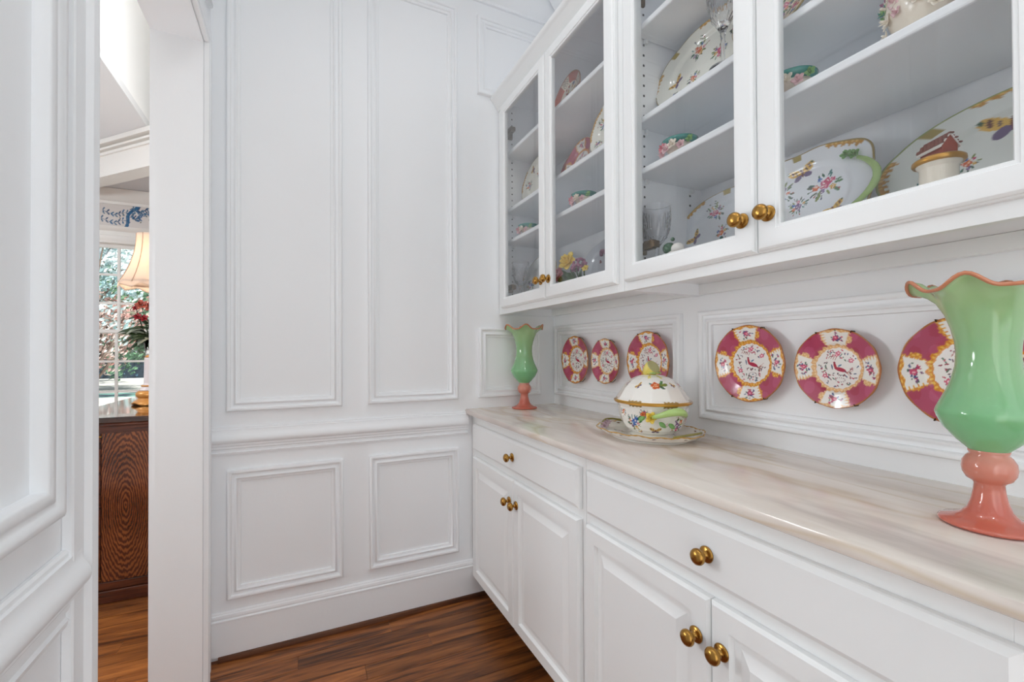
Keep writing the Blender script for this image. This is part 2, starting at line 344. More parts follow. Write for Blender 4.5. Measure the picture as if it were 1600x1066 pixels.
def pink_plate(seed, gold, gold2, frame):
    def f(P, T, a, b):
        p = Paint(P, (176, 72, 100), seed); t, th = T[:, 0], T[:, 1]; r = p.r
        rr = np.hypot(P[:, 0], P[:, 1]) / a
        n = np.sin(P[:, 0] * 90 + seed) * np.sin(P[:, 1] * 70 + 2) ; p.mask(n > .45, (186, 84, 116)); p.mask(n < -.6, (170, 62, 86))
        # four cartouches
        for k in range(4):
            A = k * PI / 2 + (.06 if seed % 2 else -.03); da = (th - A + PI) % (2 * PI) - PI
            u = da * .78; v = rr - .775
            w = .02 * np.sin(da * 38) + .012 * np.sin(v * 90)
            o = (np.abs(u) < .335 + w + .03 * np.cos(v * 22)) & (v > -.26) & (v < .26); i_ = (np.abs(u) < .265 + w) & (v > -.165 + .02 * np.cos(u * 30)) & (v < .155 + .02 * np.cos(u * 26))
            p.mask(o & (np.abs(v) < .22), gold); p.mask(o & (np.abs(v) < .20) & (np.sin(th * 60) * np.sin(rr * 60) > .3), gold2)
            p.mask(i_, frame)
            cx, cy = .775 * a * math.cos(A), .775 * a * math.sin(A)
            for q in range(26):
                x, y = r.gauss(0, .075) * a, r.gauss(0, .055) * a
                if abs(math.sin(A)) < .5: x, y = y, x * 1.2
                p.ell(cx + x, cy + y, a * r.uniform(.020, .042), a * .016, r.uniform(0, 3), ((70, 84, 130), (190, 60, 96), (74, 104, 84), (120, 70, 110))[q % 4])
            p.ell(cx, cy, a * .06, a * .05, 0, (205, 78, 112), .15); p.ell(cx, cy, a * .024, a * .018, 0, (240, 190, 200))
        w = .022 * np.sin(th * 22) + .012 * np.sin(th * 9 + 1)
        p.mask(rr < .60 + w, gold); p.mask((rr < .585 + w) & (rr > .54) & (np.sin(th * 44 + 1) > .1), gold2); p.mask(rr < .515 + w * .4, (236, 232, 228))
        for k in range(80):
            A = r.uniform(0, 6.28); d = r.uniform(.26, .48) * a
            if .15 < A < .5 : continue
            p.ell(d * math.cos(A), d * math.sin(A), a * r.uniform(.016, .042), a * .014, r.uniform(0, 3), ((70, 86, 120), (190, 70, 90), (86, 110, 90), (120, 96, 100), (150, 70, 80))[k % 5])
        for cx, cy, q in ((.02, .38, .06), (.31, .2, .06), (-.3, -.2, .06), (-.02, .33, .045)):
            p.ell(cx * a, cy * a, q * a, q * .85 * a, .3, (206, 92, 120), .2); p.ell(cx * a, cy * a, q * .45 * a, q * .35 * a, .3, (244, 206, 212))
        for k in range(5): p.seg((-.26 + k * .05) * a, (.26 - k * .012) * a, (-.22 + k * .05) * a, (.33 - .01 * k) * a, .007 * a, (160, 70, 60))
        # bird
        p.ell(.06 * a, -.03 * a, .14 * a, .05 * a, -.28, (176, 30, 66)); p.ell(-.06 * a, .06 * a, .032 * a, .085 * a, .25, (176, 36, 60)); p.ell(-.075 * a, .14 * a, .028 * a, .026 * a, 0, (150, 50, 70))
        p.ell(-.13 * a, .03 * a, .018 * a, .07 * a, .2, (90, 104, 130)); p.ell(.05 * a, .07 * a, .05 * a, .02 * a, .5, (96, 132, 160)); p.ell(.19 * a, -.09 * a, .06 * a, .016 * a, -.5, (120, 30, 60))
        for k in range(4): p.seg(.2 * a, -.11 * a, (.3 + .02 * k) * a, (-.2 + .07 * k) * a, .006 * a, (180, 110, 96))
        for k in range(10): p.ell(r.uniform(-.12, .16) * a, r.uniform(-.18, -.12) * a, .025 * a, .012 * a, r.uniform(0, 3), ((120, 50, 60), (60, 60, 70))[k % 2])
        for k in range(14):
            A = k / 14 * 2 * PI; p.ell((.06 + .11 * math.cos(A)) * a, (-.29 + .055 * math.sin(A)) * a, .014 * a, .01 * a, A, (140, 120, 128))
        p.mask(rr > .975, (172, 104, 50))
        return p.C
    return f
def floral(seed, sprigs, flies, base=(232, 232, 226), dashes=((.2, .9), (1.4, 2.0), (2.7, 3.3)), edge=(150, 128, 70), tick=()):
    def f(P, T, a, b):
        p = Paint(P, base, seed); t, th = T[:, 0], T[:, 1]
        for (x, y, z, pal) in sprigs: p.sprig(x, y, z, seed + x * 30, pal)
        for (x, y, z, rot) in flies: p.butterfly(x, y, z, rot)
        for (t0, t1) in dashes:
            dm = (th > t0) & (th < t1); p.mask(dm & (t > .93 + .02 * np.sin(th * 60)), (190, 138, 48)); p.mask(dm & (t > .955) & (np.sin(th * 90) > .4), (226, 186, 100))
        for t0 in tick: p.mask((np.abs(th - t0) < .07) & (t > .87), (170, 150, 80))
        p.mask(t > .985, edge)
        return p.C
    return f
def lean(name, X, y, z, a_deg, label, cat, group=None):
    e = empty(name, (X, y, z), label, cat, group, rot=(-math.radians(a_deg), 0, -PI / 2)); ORG[e.name] = Vector((0, 0, 0)); return e

# ================================================================ SETTING: pantry shell
YB, XR, XL = 2.07, 1.23, -.32
H = 3.05
box('ceiling', (XL - .14, XR + .1, -1.6, YB + .1, H, H + .1), CEIL, kind='structure')
wb = empty('wall_back', (.4, YB, 0), kind='structure')
box('plaster', (XL - .0, XR + .1, YB, YB + .12, 0, H), WHITE, wb)
for r in ((-.266, .967, .162, 2.878), (.269, .969, .687, 2.878), (-.263, .231, .165, .737), (.273, .236, .688, .737)): moulding(mapy(YB), r, wb)
moulding(mapy(YB), (.795, .972, 1.142, 1.318), wb)
moulding(mapy(YB), (.794, 2.484, 1.17, 2.877), wb)
wr = empty('wall_right', (XR, .3, 0), kind='structure')
box('plaster', (XR, XR + .1, -1.6, YB, 0, H), WHITE, wr)
moulding(mapx(XR), (1.172, .972, 2.04, 1.331), wr)
moulding(mapx(XR), (.205, .972, 1.092, 1.331), wr)
wl = empty('wall_left', (XL, .3, 0), kind='structure')
# left wall with the doorway y .965-1.93, head 2.33
V, F = boxes([(XL - .14, XL, -1.6, .963, 0, H), (XL - .14, XL, 1.932, YB + .12, 0, H), (XL - .14, XL, .963, 1.932, 2.332, H)])
mesh('plaster', V, F, WHITE, wl)
moulding(mapl(XL), (.12, .968, .843, 2.878), wl, MOULD2)
moulding(mapl(XL), (-.9, .970, .02, 2.878), wl)
moulding(mapl(XL), (.90, 2.505, 2.00, 2.878), wl)
wk = empty('wall_rear', (.4, -1.6, 0), kind='structure')
V, F = boxes([(XL - .14, -.28, -1.7, -1.6, 0, H), (1.12, XR + .1, -1.7, -1.6, 0, H), (-.28, 1.12, -1.7, -1.6, 2.65, H), (-.28, 1.12, -1.7, -1.6, 0, .45)])
mesh('plaster', V, F, WHITE, wk)
# crown moulding at the ceiling
CR = [(0, -.10), (.012, -.10), (.014, -.088), (.028, -.075), (.05, -.05), (.066, -.028), (.07, -.018), (.082, -.014), (.082, 0), (0, 0)]
extrude('trim_1', CR, XL + .001, XR - .001, lambda t, h, z: (t, YB - h - .0005, H + z - .001), WHITE, kind='structure')
extrude('trim_2', CR, -1.55, YB - .083, lambda t, h, z: (XR - h - .0005, t, H + z - .001), WHITE, kind='structure')
extrude('trim_3', CR, -1.55, YB - .083, lambda t, h, z: (XL + h + .0005, t, H + z - .001), WHITE, kind='structure')
# chair rail
RAIL = [(0, .798), (.007, .798), (.009, .806), (.005, .810), (.005, .818), (.010, .822), (.010, .830), (.013, .834), (.013, .842), (.019, .845), (.022, .849), (.024, .858), (.022, .868), (.018, .876), (.014, .883), (.012, .892), (.012, .897), (.008, .899), (.008, .905), (.005, .909), (0, .909)]
extrude('trim_4', RAIL, XL + .002, .735, lambda t, h, z: (t, YB - h * 1.25 - .0005, z), WHITE, kind='structure')
extrude('trim_5', RAIL, -1.5, .914, lambda t, h, z: (XL + h + .0005, t, z), WHITE, kind='structure')
BASE = [(0, .018), (.014, .018), (.014, .148), (.0165, .150), (.0165, .155), (.011, .158), (.011, .161), (.0135, .165), (.012, .174), (.008, .178), (.008, .181), (.004, .185), (0, .185)]
bb = empty('baseboard_back', (.2, YB, 0), kind='structure')
extrude('board', BASE, XL + .002, .83, lambda t, h, z: (t, YB - h - .0005, z), WHITE, bb)
SHOE = [(0, .0), (.024, .0), (.024, .010), (.022, .017), (.017, .019), (0, .019)]
extrude('shoe_moulding', SHOE, XL + .03, .83, lambda t, h, z: (t, YB - h - .001, z + .0005), wood('dark_stained_shoe', (84, 48, 28), (108, 66, 38), (50, 28, 16), .4, (2, 26, 26), False), bb)
bl = empty('baseboard_left', (XL, .2, 0), kind='structure')
extrude('board', BASE, -1.55, .884, lambda t, h, z: (XL + h + .0005, t, z), WHITE, bl)
# doorway: jamb lining, casing with bead
d1 = empty('door_1', (XL, 1.45, 0), kind='structure')
V, F = boxes([(XL - .1398, XL - .0002, 1.930, 1.9316, 0, 2.33), (XL - .1398, XL - .0002, .9634, .965, 0, 2.33), (XL - .1398, XL - .0002, .9634, 1.9316, 2.33, 2.3316)])
mesh('jamb_lining', V, F, WHITE, d1)
CAS = [(0, 0), (0, .011), (.003, .013), (.045, .010), (.048, .014), (.052, .018), (.060, .019), (.066, .0195), (.070, .0165), (.080, .0165), (.080, 0)]
def casing(mp, y0, y1, zt, name='casing'):
    # profile offset inward from outer edge; three members as one swept strip, mitred
    for side in ('near', 'far', 'head'):
        V, F = [], []; n = len(CAS)
        for (w, h) in CAS:
            q = .08 - w
            if side == 'near': V += [mp(y0 - q, 0, h), mp(y0 - q, zt + q, h)]
            if side == 'far': V += [mp(y1 + q, 0, h), mp(y1 + q, zt + q, h)]
            if side == 'head': V += [mp(y0 - q, zt + q, h), mp(y1 + q, zt + q, h)]
        for i in range(n): a = 2 * i; b = 2 * ((i + 1) % n); F.append((a, a + 1, b + 1, b))
        F.append(tuple(range(0, 2 * n, 2))); F.append(tuple(range(1, 2 * n, 2)))
        mesh('head_casing' if side == 'head' else name, V, F, WHITE, d1, auto=35)
casing(mapl(XL + .0005), .961, 1.934, 2.334)
casing(lambda u, v, h: (XL - .1405 - h, u, v), .961, 1.934, 2.334)

# ---------------------------------------------------------------- floor of single oak boards
fl = empty('floor', (0, 0, 0), kind='structure')
box('subfloor', (-4.2, XR + .1, -1.7, 5.2, -.12, -.012), mat('subfloor_wood', (52, 28, 14), .6), fl)
PW = .083
pl_mesh = {}
def plank(L):
    if L not in pl_mesh:
        V, F = boxes([(0, L - .0012, 0, PW - .0014, -.011, 0)]); me = bpy.data.meshes.new('plank'); me.from_pydata(V, [], F); me.materials.append(OAK); pl_mesh[L] = me
    return pl_mesh[L]
y = .55; row = 0
while y < 3.0:
    x = -2.4 + rnd.uniform(-.6, 0); xe = XR if y < YB - .05 else -.46
    while x < xe:
        L = rnd.choice((.7, .95, 1.25, 1.6))
        if not (x + L < -1.4 and y < 2.0):
            o = bpy.data.objects.new('plank', plank(L)); C.objects.link(o); o.parent = fl; o.location = (x, y, rnd.uniform(-.0006, 0))
        x += L
    y += PW
box('boards_beyond', (-4.2, XR, -1.7, .549, -.011, -.0005), OAK, fl); box('boards_beyond', (-4.2, -.46, y + .001, 5.0, -.011, -.0005), OAK, fl)

# ================================================================ BASE CABINETS
KNOB = [(.0001, 0), (.0165, 0), (.0170, .002), (.0150, .004), (.0105, .005), (.0060, .0075), (.0050, .013), (.0062, .017), (.0130, .019), (.0160, .0225), (.0166, .0265), (.0150, .0310), (.0100, .0345), (.0045, .0358), (.0001, .036)]
def knob(parent, X, y, z, k=1.0):
    V, F = lathe([(r * k, h * k) for r, h in KNOB], 28, loc=(X, y, z), axis='-x')
    V = [(a, b, z + (c - z) * 1.0) for a, b, c in V]
    return mesh('knob', V, F, BRASS, parent, smooth=True)
RAISED = [(0, 0), (0, .012), (.003, .016), (.006, .019), (.044, .019), (.0455, .0155), (.049, .0090), (.062, .0085), (.067, .0100), (.084, .0165), (.0875, .0180)]
SLAB = [(0, 0), (0, .010), (.002, .013), (.012, .019)]
def base_cab(y0, y1, mid, label):
    c = empty('base_cabinet', (1.0, (y0 + y1) / 2, 0), label, 'cabinet', 'white base cabinets')
    FX = .762
    V, F = boxes([(FX + .02, 1.228, y0 + .001, y0 + .02, .105, .885), (FX + .02, 1.228, y1 - .02, y1 - .001, .105, .885), (FX + .02, 1.228, y0 + .02, y1 - .02, .105, .125), (1.21, 1.228, y0 + .02, y1 - .02, .125, .885), (FX + .02, 1.2, y0 + .02, y1 - .02, .86, .885)])
    mesh('carcass', V, F, CAB, c)
    V, F = boxes([(FX, FX + .0198, y0 + .0005, y0 + .04, .105, .888), (FX, FX + .0198, y1 - .06, y1 - .0005, .105, .888), (FX, FX + .0198, y0 + .04, y1 - .06, .105, .15), (FX, FX + .0198, y0 + .04, y1 - .06, .69, .74), (FX, FX + .0198, y0 + .04, y1 - .06, .84, .888)])
    mesh('face_frame', V, F, CAB, c, bevel=.0008)
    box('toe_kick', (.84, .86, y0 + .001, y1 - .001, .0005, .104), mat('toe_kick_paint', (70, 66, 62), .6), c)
    a0, a1 = y0 + .018, y1 - .05
    if y0 < 1: a0, a1 = .212, 1.080
    dr = rings('drawer', mapx(FX - .0005), (a0, .728, a1, .853), SLAB, CAB, c, auto=20); knob(dr, FX - .0198, mid + .004, .787)
    for (u0, u1, ky) in ((a0, mid - .0015, mid - .030), (mid + .0015, a1, mid + .032)):
        d = rings('door', mapx(FX - .0005), (u0, .122, u1, .698), RAISED, CAB, c, auto=20); knob(d, FX - .0198, ky, .610)
    return c
base_cab(1.10, 2.068, 1.566, 'white base cabinet with a small drawer and two raised panel doors against the back wall')
base_cab(.185, 1.099, .646, 'wide white base cabinet nearest the viewer with a long drawer under the marble')
ct = [(.733, .893), (.7265, .8965), (.725, .901), (.725, .911), (.7265, .9165), (.732, .919), (1.2295, .919), (1.2295, .893)]
o = extrude('marble_countertop', [(h, z) for h, z in ct], .15, YB - .0005, lambda t, h, z: (h, t, z), MARBLE, auto=30)
tag(o, 'long cream marble countertop with grey and gold veins on the base cabinets', 'countertop')

# ================================================================ WALL CABINETS
FRX = .910
CTOP = 2.478
CROWN = [(.0005, 2.418), (.004, 2.418), (.006, 2.426), (.014, 2.432), (.020, 2.440), (.032, 2.458), (.036, 2.463), (.040, 2.466), (.044, 2.472), (.044, 2.484), (.0005, 2.484)]
def glass_door(c, u0, u1, ky):
    DX = FRX - .0005; z0, z1 = 1.411, 2.414
    st = [(0, 0), (0, .011), (.003, .013), (.0035, .0165), (.008, .0200), (.010, .0205), (.046, .0205), (.0475, .018), (.053, .0175), (.055, .015), (.055, 0)]
    # outer edge lip .010, inner ogee; frame width .055
    d = rings('door', mapx(DX), (u0, z0, u1, z1), [(i * (.052 / .055), h) for i, h in st], CAB, c, cap=False, closed=True, auto=20)
    box('pane', (DX - .010, DX - .007, u0 + .0515, u1 - .0515, z0 + .0515, z1 - .0515), PANE, d)
    knob(d, DX - .0205, ky, 1.488)
    return d
def wall_cab(y0, y1, mid, label, a0, a1, shelves):
    c = empty('wall_cabinet', (1.07, (y0 + y1) / 2, 1.385), label, 'cabinet', 'glass door wall cabinets')
    V, F = boxes([(FRX + .02, 1.228, y0 + .001, y0 + .019, 1.385, CTOP), (FRX + .02, 1.228, y1 - .019, y1 - .001, 1.385, CTOP), (FRX + .02, 1.222, y0 + .019, y1 - .019, 1.421, 1.440), (FRX + .02, 1.222, y0 + .019, y1 - .019, 2.458, CTOP)])
    mesh('carcass', V, F, INNER, c, bevel=.0006)
    box('back_panel', (1.222, 1.2285, y0 + .019, y1 - .019, 1.422, 2.47), INNER, c)
    box('hanging_rail', (1.206, 1.228, y0 + .0195, y1 - .0195, 1.387, 1.4205), CAB, c, bevel=.001)
    V, F = boxes([(FRX, FRX + .0198, y0 + .0005, y0 + .035, 1.385, CTOP), (FRX, FRX + .0198, y1 - .06, y1 - .0005, 1.385, CTOP), (FRX, FRX + .0198, y0 + .035, y1 - .06, 1.385, 1.44), (FRX, FRX + .0198, y0 + .035, y1 - .06, 2.40, CTOP)])
    mesh('face_frame', V, F, CAB, c, bevel=.0008)
    glass_door(c, a0, mid - .0015, mid - .030); glass_door(c, mid + .0015, a1, mid + .031)
    extrude('crown_moulding', CROWN, y0 + .0005, y1 - .0005, lambda t, h, z: (FRX - h, t, z), CAB, c)
    for z in shelves:
        V, F = boxes([(.936, 1.218, y0 + .0215, y1 - .0215, z - .019, z)])
        mesh('shelf', V, F, INNER, c, bevel=.004)
        for yy in (y0 + .0245, y1 - .0245):
            for xx in (.975, 1.17): box('shelf_pin', (xx, xx + .012, yy - .005, yy + .005, z - .032, z - .0195), CLEAR, c, bevel=.001)
    L = []
    for yy, s in ((y0 + .0195, 1), (y1 - .0195, -1)):
        for xx in (.975, 1.17):
            z = 1.49
            while z < 2.42:
                L.append((xx - .003, xx + .003, yy - .0008, yy + .0008, z - .003, z + .003)); z += .032
    V, F = boxes(L); mesh('peg_holes', V, F, DARK, c, kind='stuff')
    for yy, s in ((y0 + .0195, 1), (y1 - .0195, -1)):
        HL = .085 if s < 0 else .032
        for z in (1.515, 2.295):
            V, F = boxes([(.934, .975, min(yy, yy + s * .01), max(yy, yy + s * .01), z - .017, z + .017), (.932, .955, min(yy + s * .01, yy + s * HL), max(yy + s * .01, yy + s * HL), z - .010, z + .010), (.931, .950, min(yy + s * HL * .5, yy + s * HL * .92), max(yy + s * HL * .5, yy + s * HL * .92), z - .0135, z + .0135)])
            mesh('hinge', V, F, DBRASS, c, bevel=.002)
    return c
wall_cab(1.101, 2.068, 1.566, 'glass door wall cabinet in the back corner with a yellow rose basket inside', 1.125, 2.010, (1.755, 1.912, 2.197))
wall_cab(.19, 1.100, .644, 'wide glass door wall cabinet nearest the viewer holding the green handled platter', .206, 1.083, (1.755, 1.912, 2.197))

# ================================================================ VASES
VP_G = [(.024, .124), (.040, .140), (.056, .160), (.0635, .176), (.0662, .185), (.0650, .191), (.0595, .204), (.052, .220), (.0455, .238), (.040, .262), (.0385, .283), (.0400, .304), (.0445, .326), (.052, .350), (.062, .371), (.073, .384), (.084, .391), (.095, .394)]
def ruffle(t, r, z):
    f = max(0, (z - .340) / .055); f = f * f
    return r * (1 + .06 * f * math.cos(6 * t + .7)), z + .0105 * f * (math.cos(6 * t) + .25 * math.cos(12 * t))
def vase(loc, label, rot):
    v = empty('ruffled_vase', loc, label, 'vase', 'jade and coral glass vases', rot=(0, 0, rot)); ORG[v.name] = Vector((0, 0, 0))
    V, F = lathe(VP_G + [(r - .004, z + .002) for r, z in VP_G[::-1]], 96, mod=ruffle, close=False); b = mesh('glass_body', V, F, JADE, v, smooth=True, label='jade green ruffled glass body')
    rp = []
    for j in range(97):
        t = 2 * PI * j / 96; r, z = ruffle(t, .0945, .3955); rp.append((r * math.cos(t), r * math.sin(t), z))
    V, F = tube(rp, .0032, 8); mesh('rim_band', V, F, RIM, v, smooth=True, label='coral glass rim')
    S = [(.0001, .0), (.058, .0), (.0632, .003), (.0638, .006), (.060, .0085), (.046, .012), (.035, .018), (.027, .028), (.0225, .042), (.0195, .058), (.0185, .070), (.021, .0735), (.028, .078), (.0325, .087), (.0338, .096), (.0325, .106), (.028, .114), (.0235, .119), (.0255, .122), (.0255, .125), (.022, .127), (.0001, .1275)]
    V, F = lathe(S, 64); mesh('stem_and_foot', V, F, CORAL, v, smooth=True, label='coral glass knopped stem and foot')
    return v
vase((.995, 1.96, .9195), 'far jade green ruffled glass vase on a coral foot in the counter corner', .15)
nv = vase((.986, .316, .9195), 'large near jade green ruffled glass vase at the right end of the counter', 1.12); nv.scale = (.95, .95, .965)

# ================================================================ WALL PLATES
matA = pink_plate(3, (214, 140, 46), (240, 196, 92), (238, 234, 228)); matB = pink_plate(4, (224, 176, 120), (240, 208, 160), (238, 234, 228)); matC = pink_plate(5, (206, 126, 44), (238, 190, 96), (238, 234, 228))
def wall_plate(y, z, r, painter, tilt, label):
    e = empty('wall_plate', (1.214, y, z), label, 'plate', 'pink and white bird plates hung above the counter', rot=(0, tilt, 0)); e.rotation_euler = (0, 0, -PI / 2); ORG[e.name] = Vector((0, 0, 0))
    sc = lambda th: 1 + .006 * math.cos(12 * th)
    plate_mesh('plate', r, r, .016, painter, R=sc, nr=84, na=200, parent=e, well=.55, thick=.003)
    for t in (1.15, 2.0, 4.25, 5.2):
        V, F = tube([(r * .9 * math.cos(t), .012, r * .9 * math.sin(t)), (r * 1.008 * math.cos(t), -.006, r * 1.008 * math.sin(t)), (r * 1.012 * math.cos(t), -.020, r * 1.012 * math.sin(t)), (r * .965 * math.cos(t), -.0205, r * .965 * math.sin(t))], .0013, 6)
        mesh('hanger_clip', V, F, IRON, e, local=True)
    return e
wall_plate(1.822, 1.158, .115, matC, 0, 'leftmost pink rimmed bird plate on the wall by the far vase')
wall_plate(1.586, 1.155, .099, matB, 0, 'small pink bird plate between two larger ones left of the tureen')
wall_plate(1.322, 1.160, .115, matA, 0, 'pink bird plate partly hidden behind the lemon knob of the tureen')
wall_plate(.896, 1.161, .114, matA, 0, 'round bird plate with bright gold scrolls, just right of the tureen')
wall_plate(.658, 1.154, .099, matB, 0, 'bird plate with pale peach scrolls, between the gold scrolled plate and the large vase')
wall_plate(.412, 1.156, .115, matA, 0, 'pink bird plate half hidden by the large near vase')

# ================================================================ TUREEN AND ITS STAND
def surf(name, prof, a, b, painter, parent, mod=None, seg=150, sub=6, label=None, m=CHINA):
    pr = []
    for i in range(len(prof) - 1):
        for k in range(sub):
            t = k / sub; pr.append((prof[i][0] * (1 - t) + prof[i + 1][0] * t, prof[i][1] * (1 - t) + prof[i + 1][1] * t))
    pr.append(prof[-1])
    V, F = lathe(pr, seg, a, b, mod, close=False)
    P = []; s = 0
    for i, (r, z) in enumerate(pr):
        if i: s += math.hypot((r - pr[i - 1][0]) * (a + b) / 2, z - pr[i - 1][1])
        for j in range(seg): P.append((2 * PI * j / seg, s))
    P = np.array(P)
    return mesh(name, V, F, m, parent, smooth=True, cols=painter(P, s), local=True, solid=.0022, recalc=False, label=label)
TR = -.15
tray = empty('oval_porcelain_stand', (1.015, 1.115, .9195), 'scalloped white porcelain stand with gold edge lying under the tureen', 'tray', rot=(0, 0, PI / 2 - TR)); ORG[tray.name] = Vector((0, 0, 0))
def tp(P, S):
    p = Paint(np.c_[((P[:, 0] + PI) % (2 * PI) - PI) * .16, P[:, 1]], (236, 233, 226), 11)
    s = P[:, 1]; th = P[:, 0]
    p.mask(s > S - .004 - .002 * np.sin(th * 50), (190, 146, 62))
    for k in range(7):
        a = k * .9 - 2.6; p.sprig(a * .16, S * .62, .02, a, k)
    for k in range(10): p.ell((k * .63 - 2.8) * .16, S - .014, .006, .003, .3, (110, 76, 50))
    return p.C
def tmod(t, r, z):
    f = max(0, (r - .8) / .2); return r * (1 + .018 * f * math.cos(8 * t)), z + .0015 * f * math.cos(16 * t)
surf('dish', [(.0001, .004), (.55, .004), (.72, .007), (.84, .013), (.94, .024), (1.0, .030)], .182, .145, tp, tray, tmod, 200, 12)
V, F = lathe([(.0001, .0), (.70, .0), (.72, .004), (.0001, .004)], 64, .182, .145); mesh('foot_ring', V, F, mat('white_glaze', (236, 234, 228), .12, coat=.4), tray, smooth=True)
GGREEN = mat('green_branch_glaze', (172, 202, 122), .2, coat=.4); GOLD = mat('gilding', (196, 144, 60), .3, .7); LEMON = mat('lemon_glaze', (232, 214, 110), .25, coat=.3); LEMONC = mat('lemon_flesh_glaze', (178, 174, 120), .3)
OLIVE = mat('olive_twig_glaze', (140, 132, 72), .25, .2)
for s in (-1, 1):
    pts = [(s * (.142 + .036 * math.sin(k / 10 * PI)), -.066 + .132 * k / 10, .0285 + .010 * math.sin(k / 10 * PI)) for k in range(11)]
    V, F = tube(pts, .0034, 8); mesh('twig_handle', V, F, OLIVE, tray, smooth=True, label='olive twig handle')
tu = empty('soup_tureen', (1.035, 1.12, .9265), 'white floral covered tureen with green branch handle and a lemon finial', 'tureen', rot=(0, 0, PI / 2 - .32)); ORG[tu.name] = Vector((0, 0, 0))
# in tureen space: local x = long axis; viewer stands towards angle TV
TV = math.atan2(-1.125, -1.04) - (PI / 2 - .32)
def wrap(th): return (th - TV + PI) % (2 * PI) - PI
def bodyp(P, S):
    p = Paint(np.c_[wrap(P[:, 0]) * .12, P[:, 1]], (238, 235, 228), 21); s = P[:, 1]; th = P[:, 0]; d = wrap(th)
    p.mask(s > S - .005, (188, 138, 48)); p.mask((s > S - .011 - .002 * np.sin(th * 60)) & (np.abs((d + .05) % .95 - .47) < .2), (150, 120, 60))
    B = S - .055
    p.sprig(-.075, B - .010, .036, 1.0, 1); p.butterfly(.004, B - .034, .025, 0); p.sprig(.092, B - .016, .034, 2, 3); p.sprig(-.036, B + .022, .019, 1, 0); p.sprig(-.125, B + .02, .016, 1, 2); p.butterfly(-.06, B - .045, .012, .5); p.sprig(.04, B - .01, .010, 1, 0)
    for k in range(6): p.sprig(.16 + .05 * k, B, .024, k, k)
    return p.C
def lidp(P, S):
    p = Paint(np.c_[wrap(P[:, 0]) * .11, P[:, 1]], (238, 235, 228), 22); s = P[:, 1]; th = P[:, 0]; d = wrap(th)
    p.mask(s < .005, (196, 148, 56)); p.mask((s < .010 + .002 * np.sin(th * 60)) & (np.abs((d + .05) % .95 - .47) < .2), (160, 126, 60))
    x = .008; y = S * .42
    for k, (dx, L, a) in enumerate(((.012, .03, .7), (.016, .034, .15), (.01, .026, -.5), (-.012, .02, 2.6), (.02, .022, 1.2))): p.leaf(x + dx, y, L, a, ((70, 120, 60), (120, 130, 50), (60, 90, 60), (40, 110, 100), (90, 130, 70))[k])
    p.ell(x - .002, y, .018, .014, 0, (206, 96, 44), .1)
    for k in range(5): p.ell(x - .01 + k * .004, y + (k % 2) * .006 - .003, .004, .0018, .5, (242, 190, 150))
    p.butterfly(-.062, y - .002, .017, .9); p.butterfly(.085, y, .014, -.6)
    for k, X in enumerate((-.028, .05)): p.ell(X, S * .72, .012, .016, .4, (226, 214, 120), .2)
    p.sprig(-.03, S * .78, .012, 0, 2); p.sprig(.14, y, .02, 0, 0); p.sprig(-.14, y, .02, 0, 1); p.sprig(.25, y, .02, 2, 1); p.sprig(-.25, y, .02, 3, 0)
    return p.C
def rib(t, r, z):
    n = 12; q = (t % (2 * PI / n)) - PI / n; return r * (1 + (math.cos(PI / n) / math.cos(q) - .985) * 1.15 * min(1, r * 1.3) * (1.0 if .03 < z < .096 or z > .12 else .35)), z
surf('bowl', [(.50, .010), (.62, .016), (.75, .028), (.84, .045), (.89, .066), (.915, .084), (.925, .096), (.955, .103), (1.0, .111)], .138, .112, bodyp, tu, rib, 200, 10)
V, F = lathe([(.0001, .0), (.60, .0), (.61, .003), (.54, .007), (.48, .012), (.0001, .012)], 64, .138, .112); mesh('foot', V, F, mat('white_glaze', (236, 234, 228), .12, coat=.4), tu, smooth=True)
lid = surf('lid', [(1.03, .112), (1.0, .115), (.93, .125), (.86, .138), (.78, .153), (.68, .167), (.56, .179), (.42, .188), (.24, .194), (.0001, .196)], .138, .112, lidp, tu, rib, 200, 9)
V, F = lathe([(1.035, .107), (1.045, .110), (1.035, .1135), (1.0, .110)], 120, .138, .112, rib, close=False)
mesh('gilt_rim', V, F, GOLD, tu, smooth=True)
# cut lemon finial lying on its side, the cut face turned up to the viewer's right
vd = Vector((math.cos(TV), math.sin(TV), .35)).normalized(); rightv = Vector((0, 0, 1)).cross(Vector((math.cos(TV), math.sin(TV), 0))).normalized()
ax = (vd * .62 + rightv * .62 + Vector((0, 0, .42))).normalized()
R3 = ax.to_track_quat('Z', 'Y').to_matrix()
def orient(V, c): return [tuple(R3 @ Vector(v) + Vector(c)) for v in V]
V, F = lathe([(.0001, -.038), (.007, -.036), (.017, -.026), (.023, -.010), (.0245, .003), (.0235, .010)], 40, close=False); lc = (0, 0, .216)
lm = mesh('lemon_knob', orient(V, lc), F, LEMON, lid, smooth=True, local=True, label='yellow cut lemon knob')
V, F = lathe([(.0235, .0098), (.0215, .0118), (.0205, .0105), (.002, .0108), (.0001, .0108)], 40, close=False)
mesh('lemon_cut_face', orient(V, lc), F, LEMONC, lid, local=True, label='pale cut face of the lemon')
for k in range(3):
    A = TV + (-.9, .2, 1.3)[k]; pts = []
    V = [(.028 * math.cos(A) * t + .012 * u * -math.sin(A) * math.sin(PI * t), .028 * math.sin(A) * t * .9 + .012 * u * math.cos(A) * math.sin(PI * t), .2025 + .004 * (1 - abs(u)) - .003 * t) for t in [i / 6 for i in range(1, 8)] for u in (-1, 0, 1)]
    F = [(3 * i + j, 3 * i + j + 1, 3 * i + j + 4, 3 * i + j + 3) for i in range(6) for j in range(2)]
    mesh('lemon_leaf', V, F, (LEMON, GGREEN, GGREEN)[k], lid, smooth=True, local=True, solid=.002)
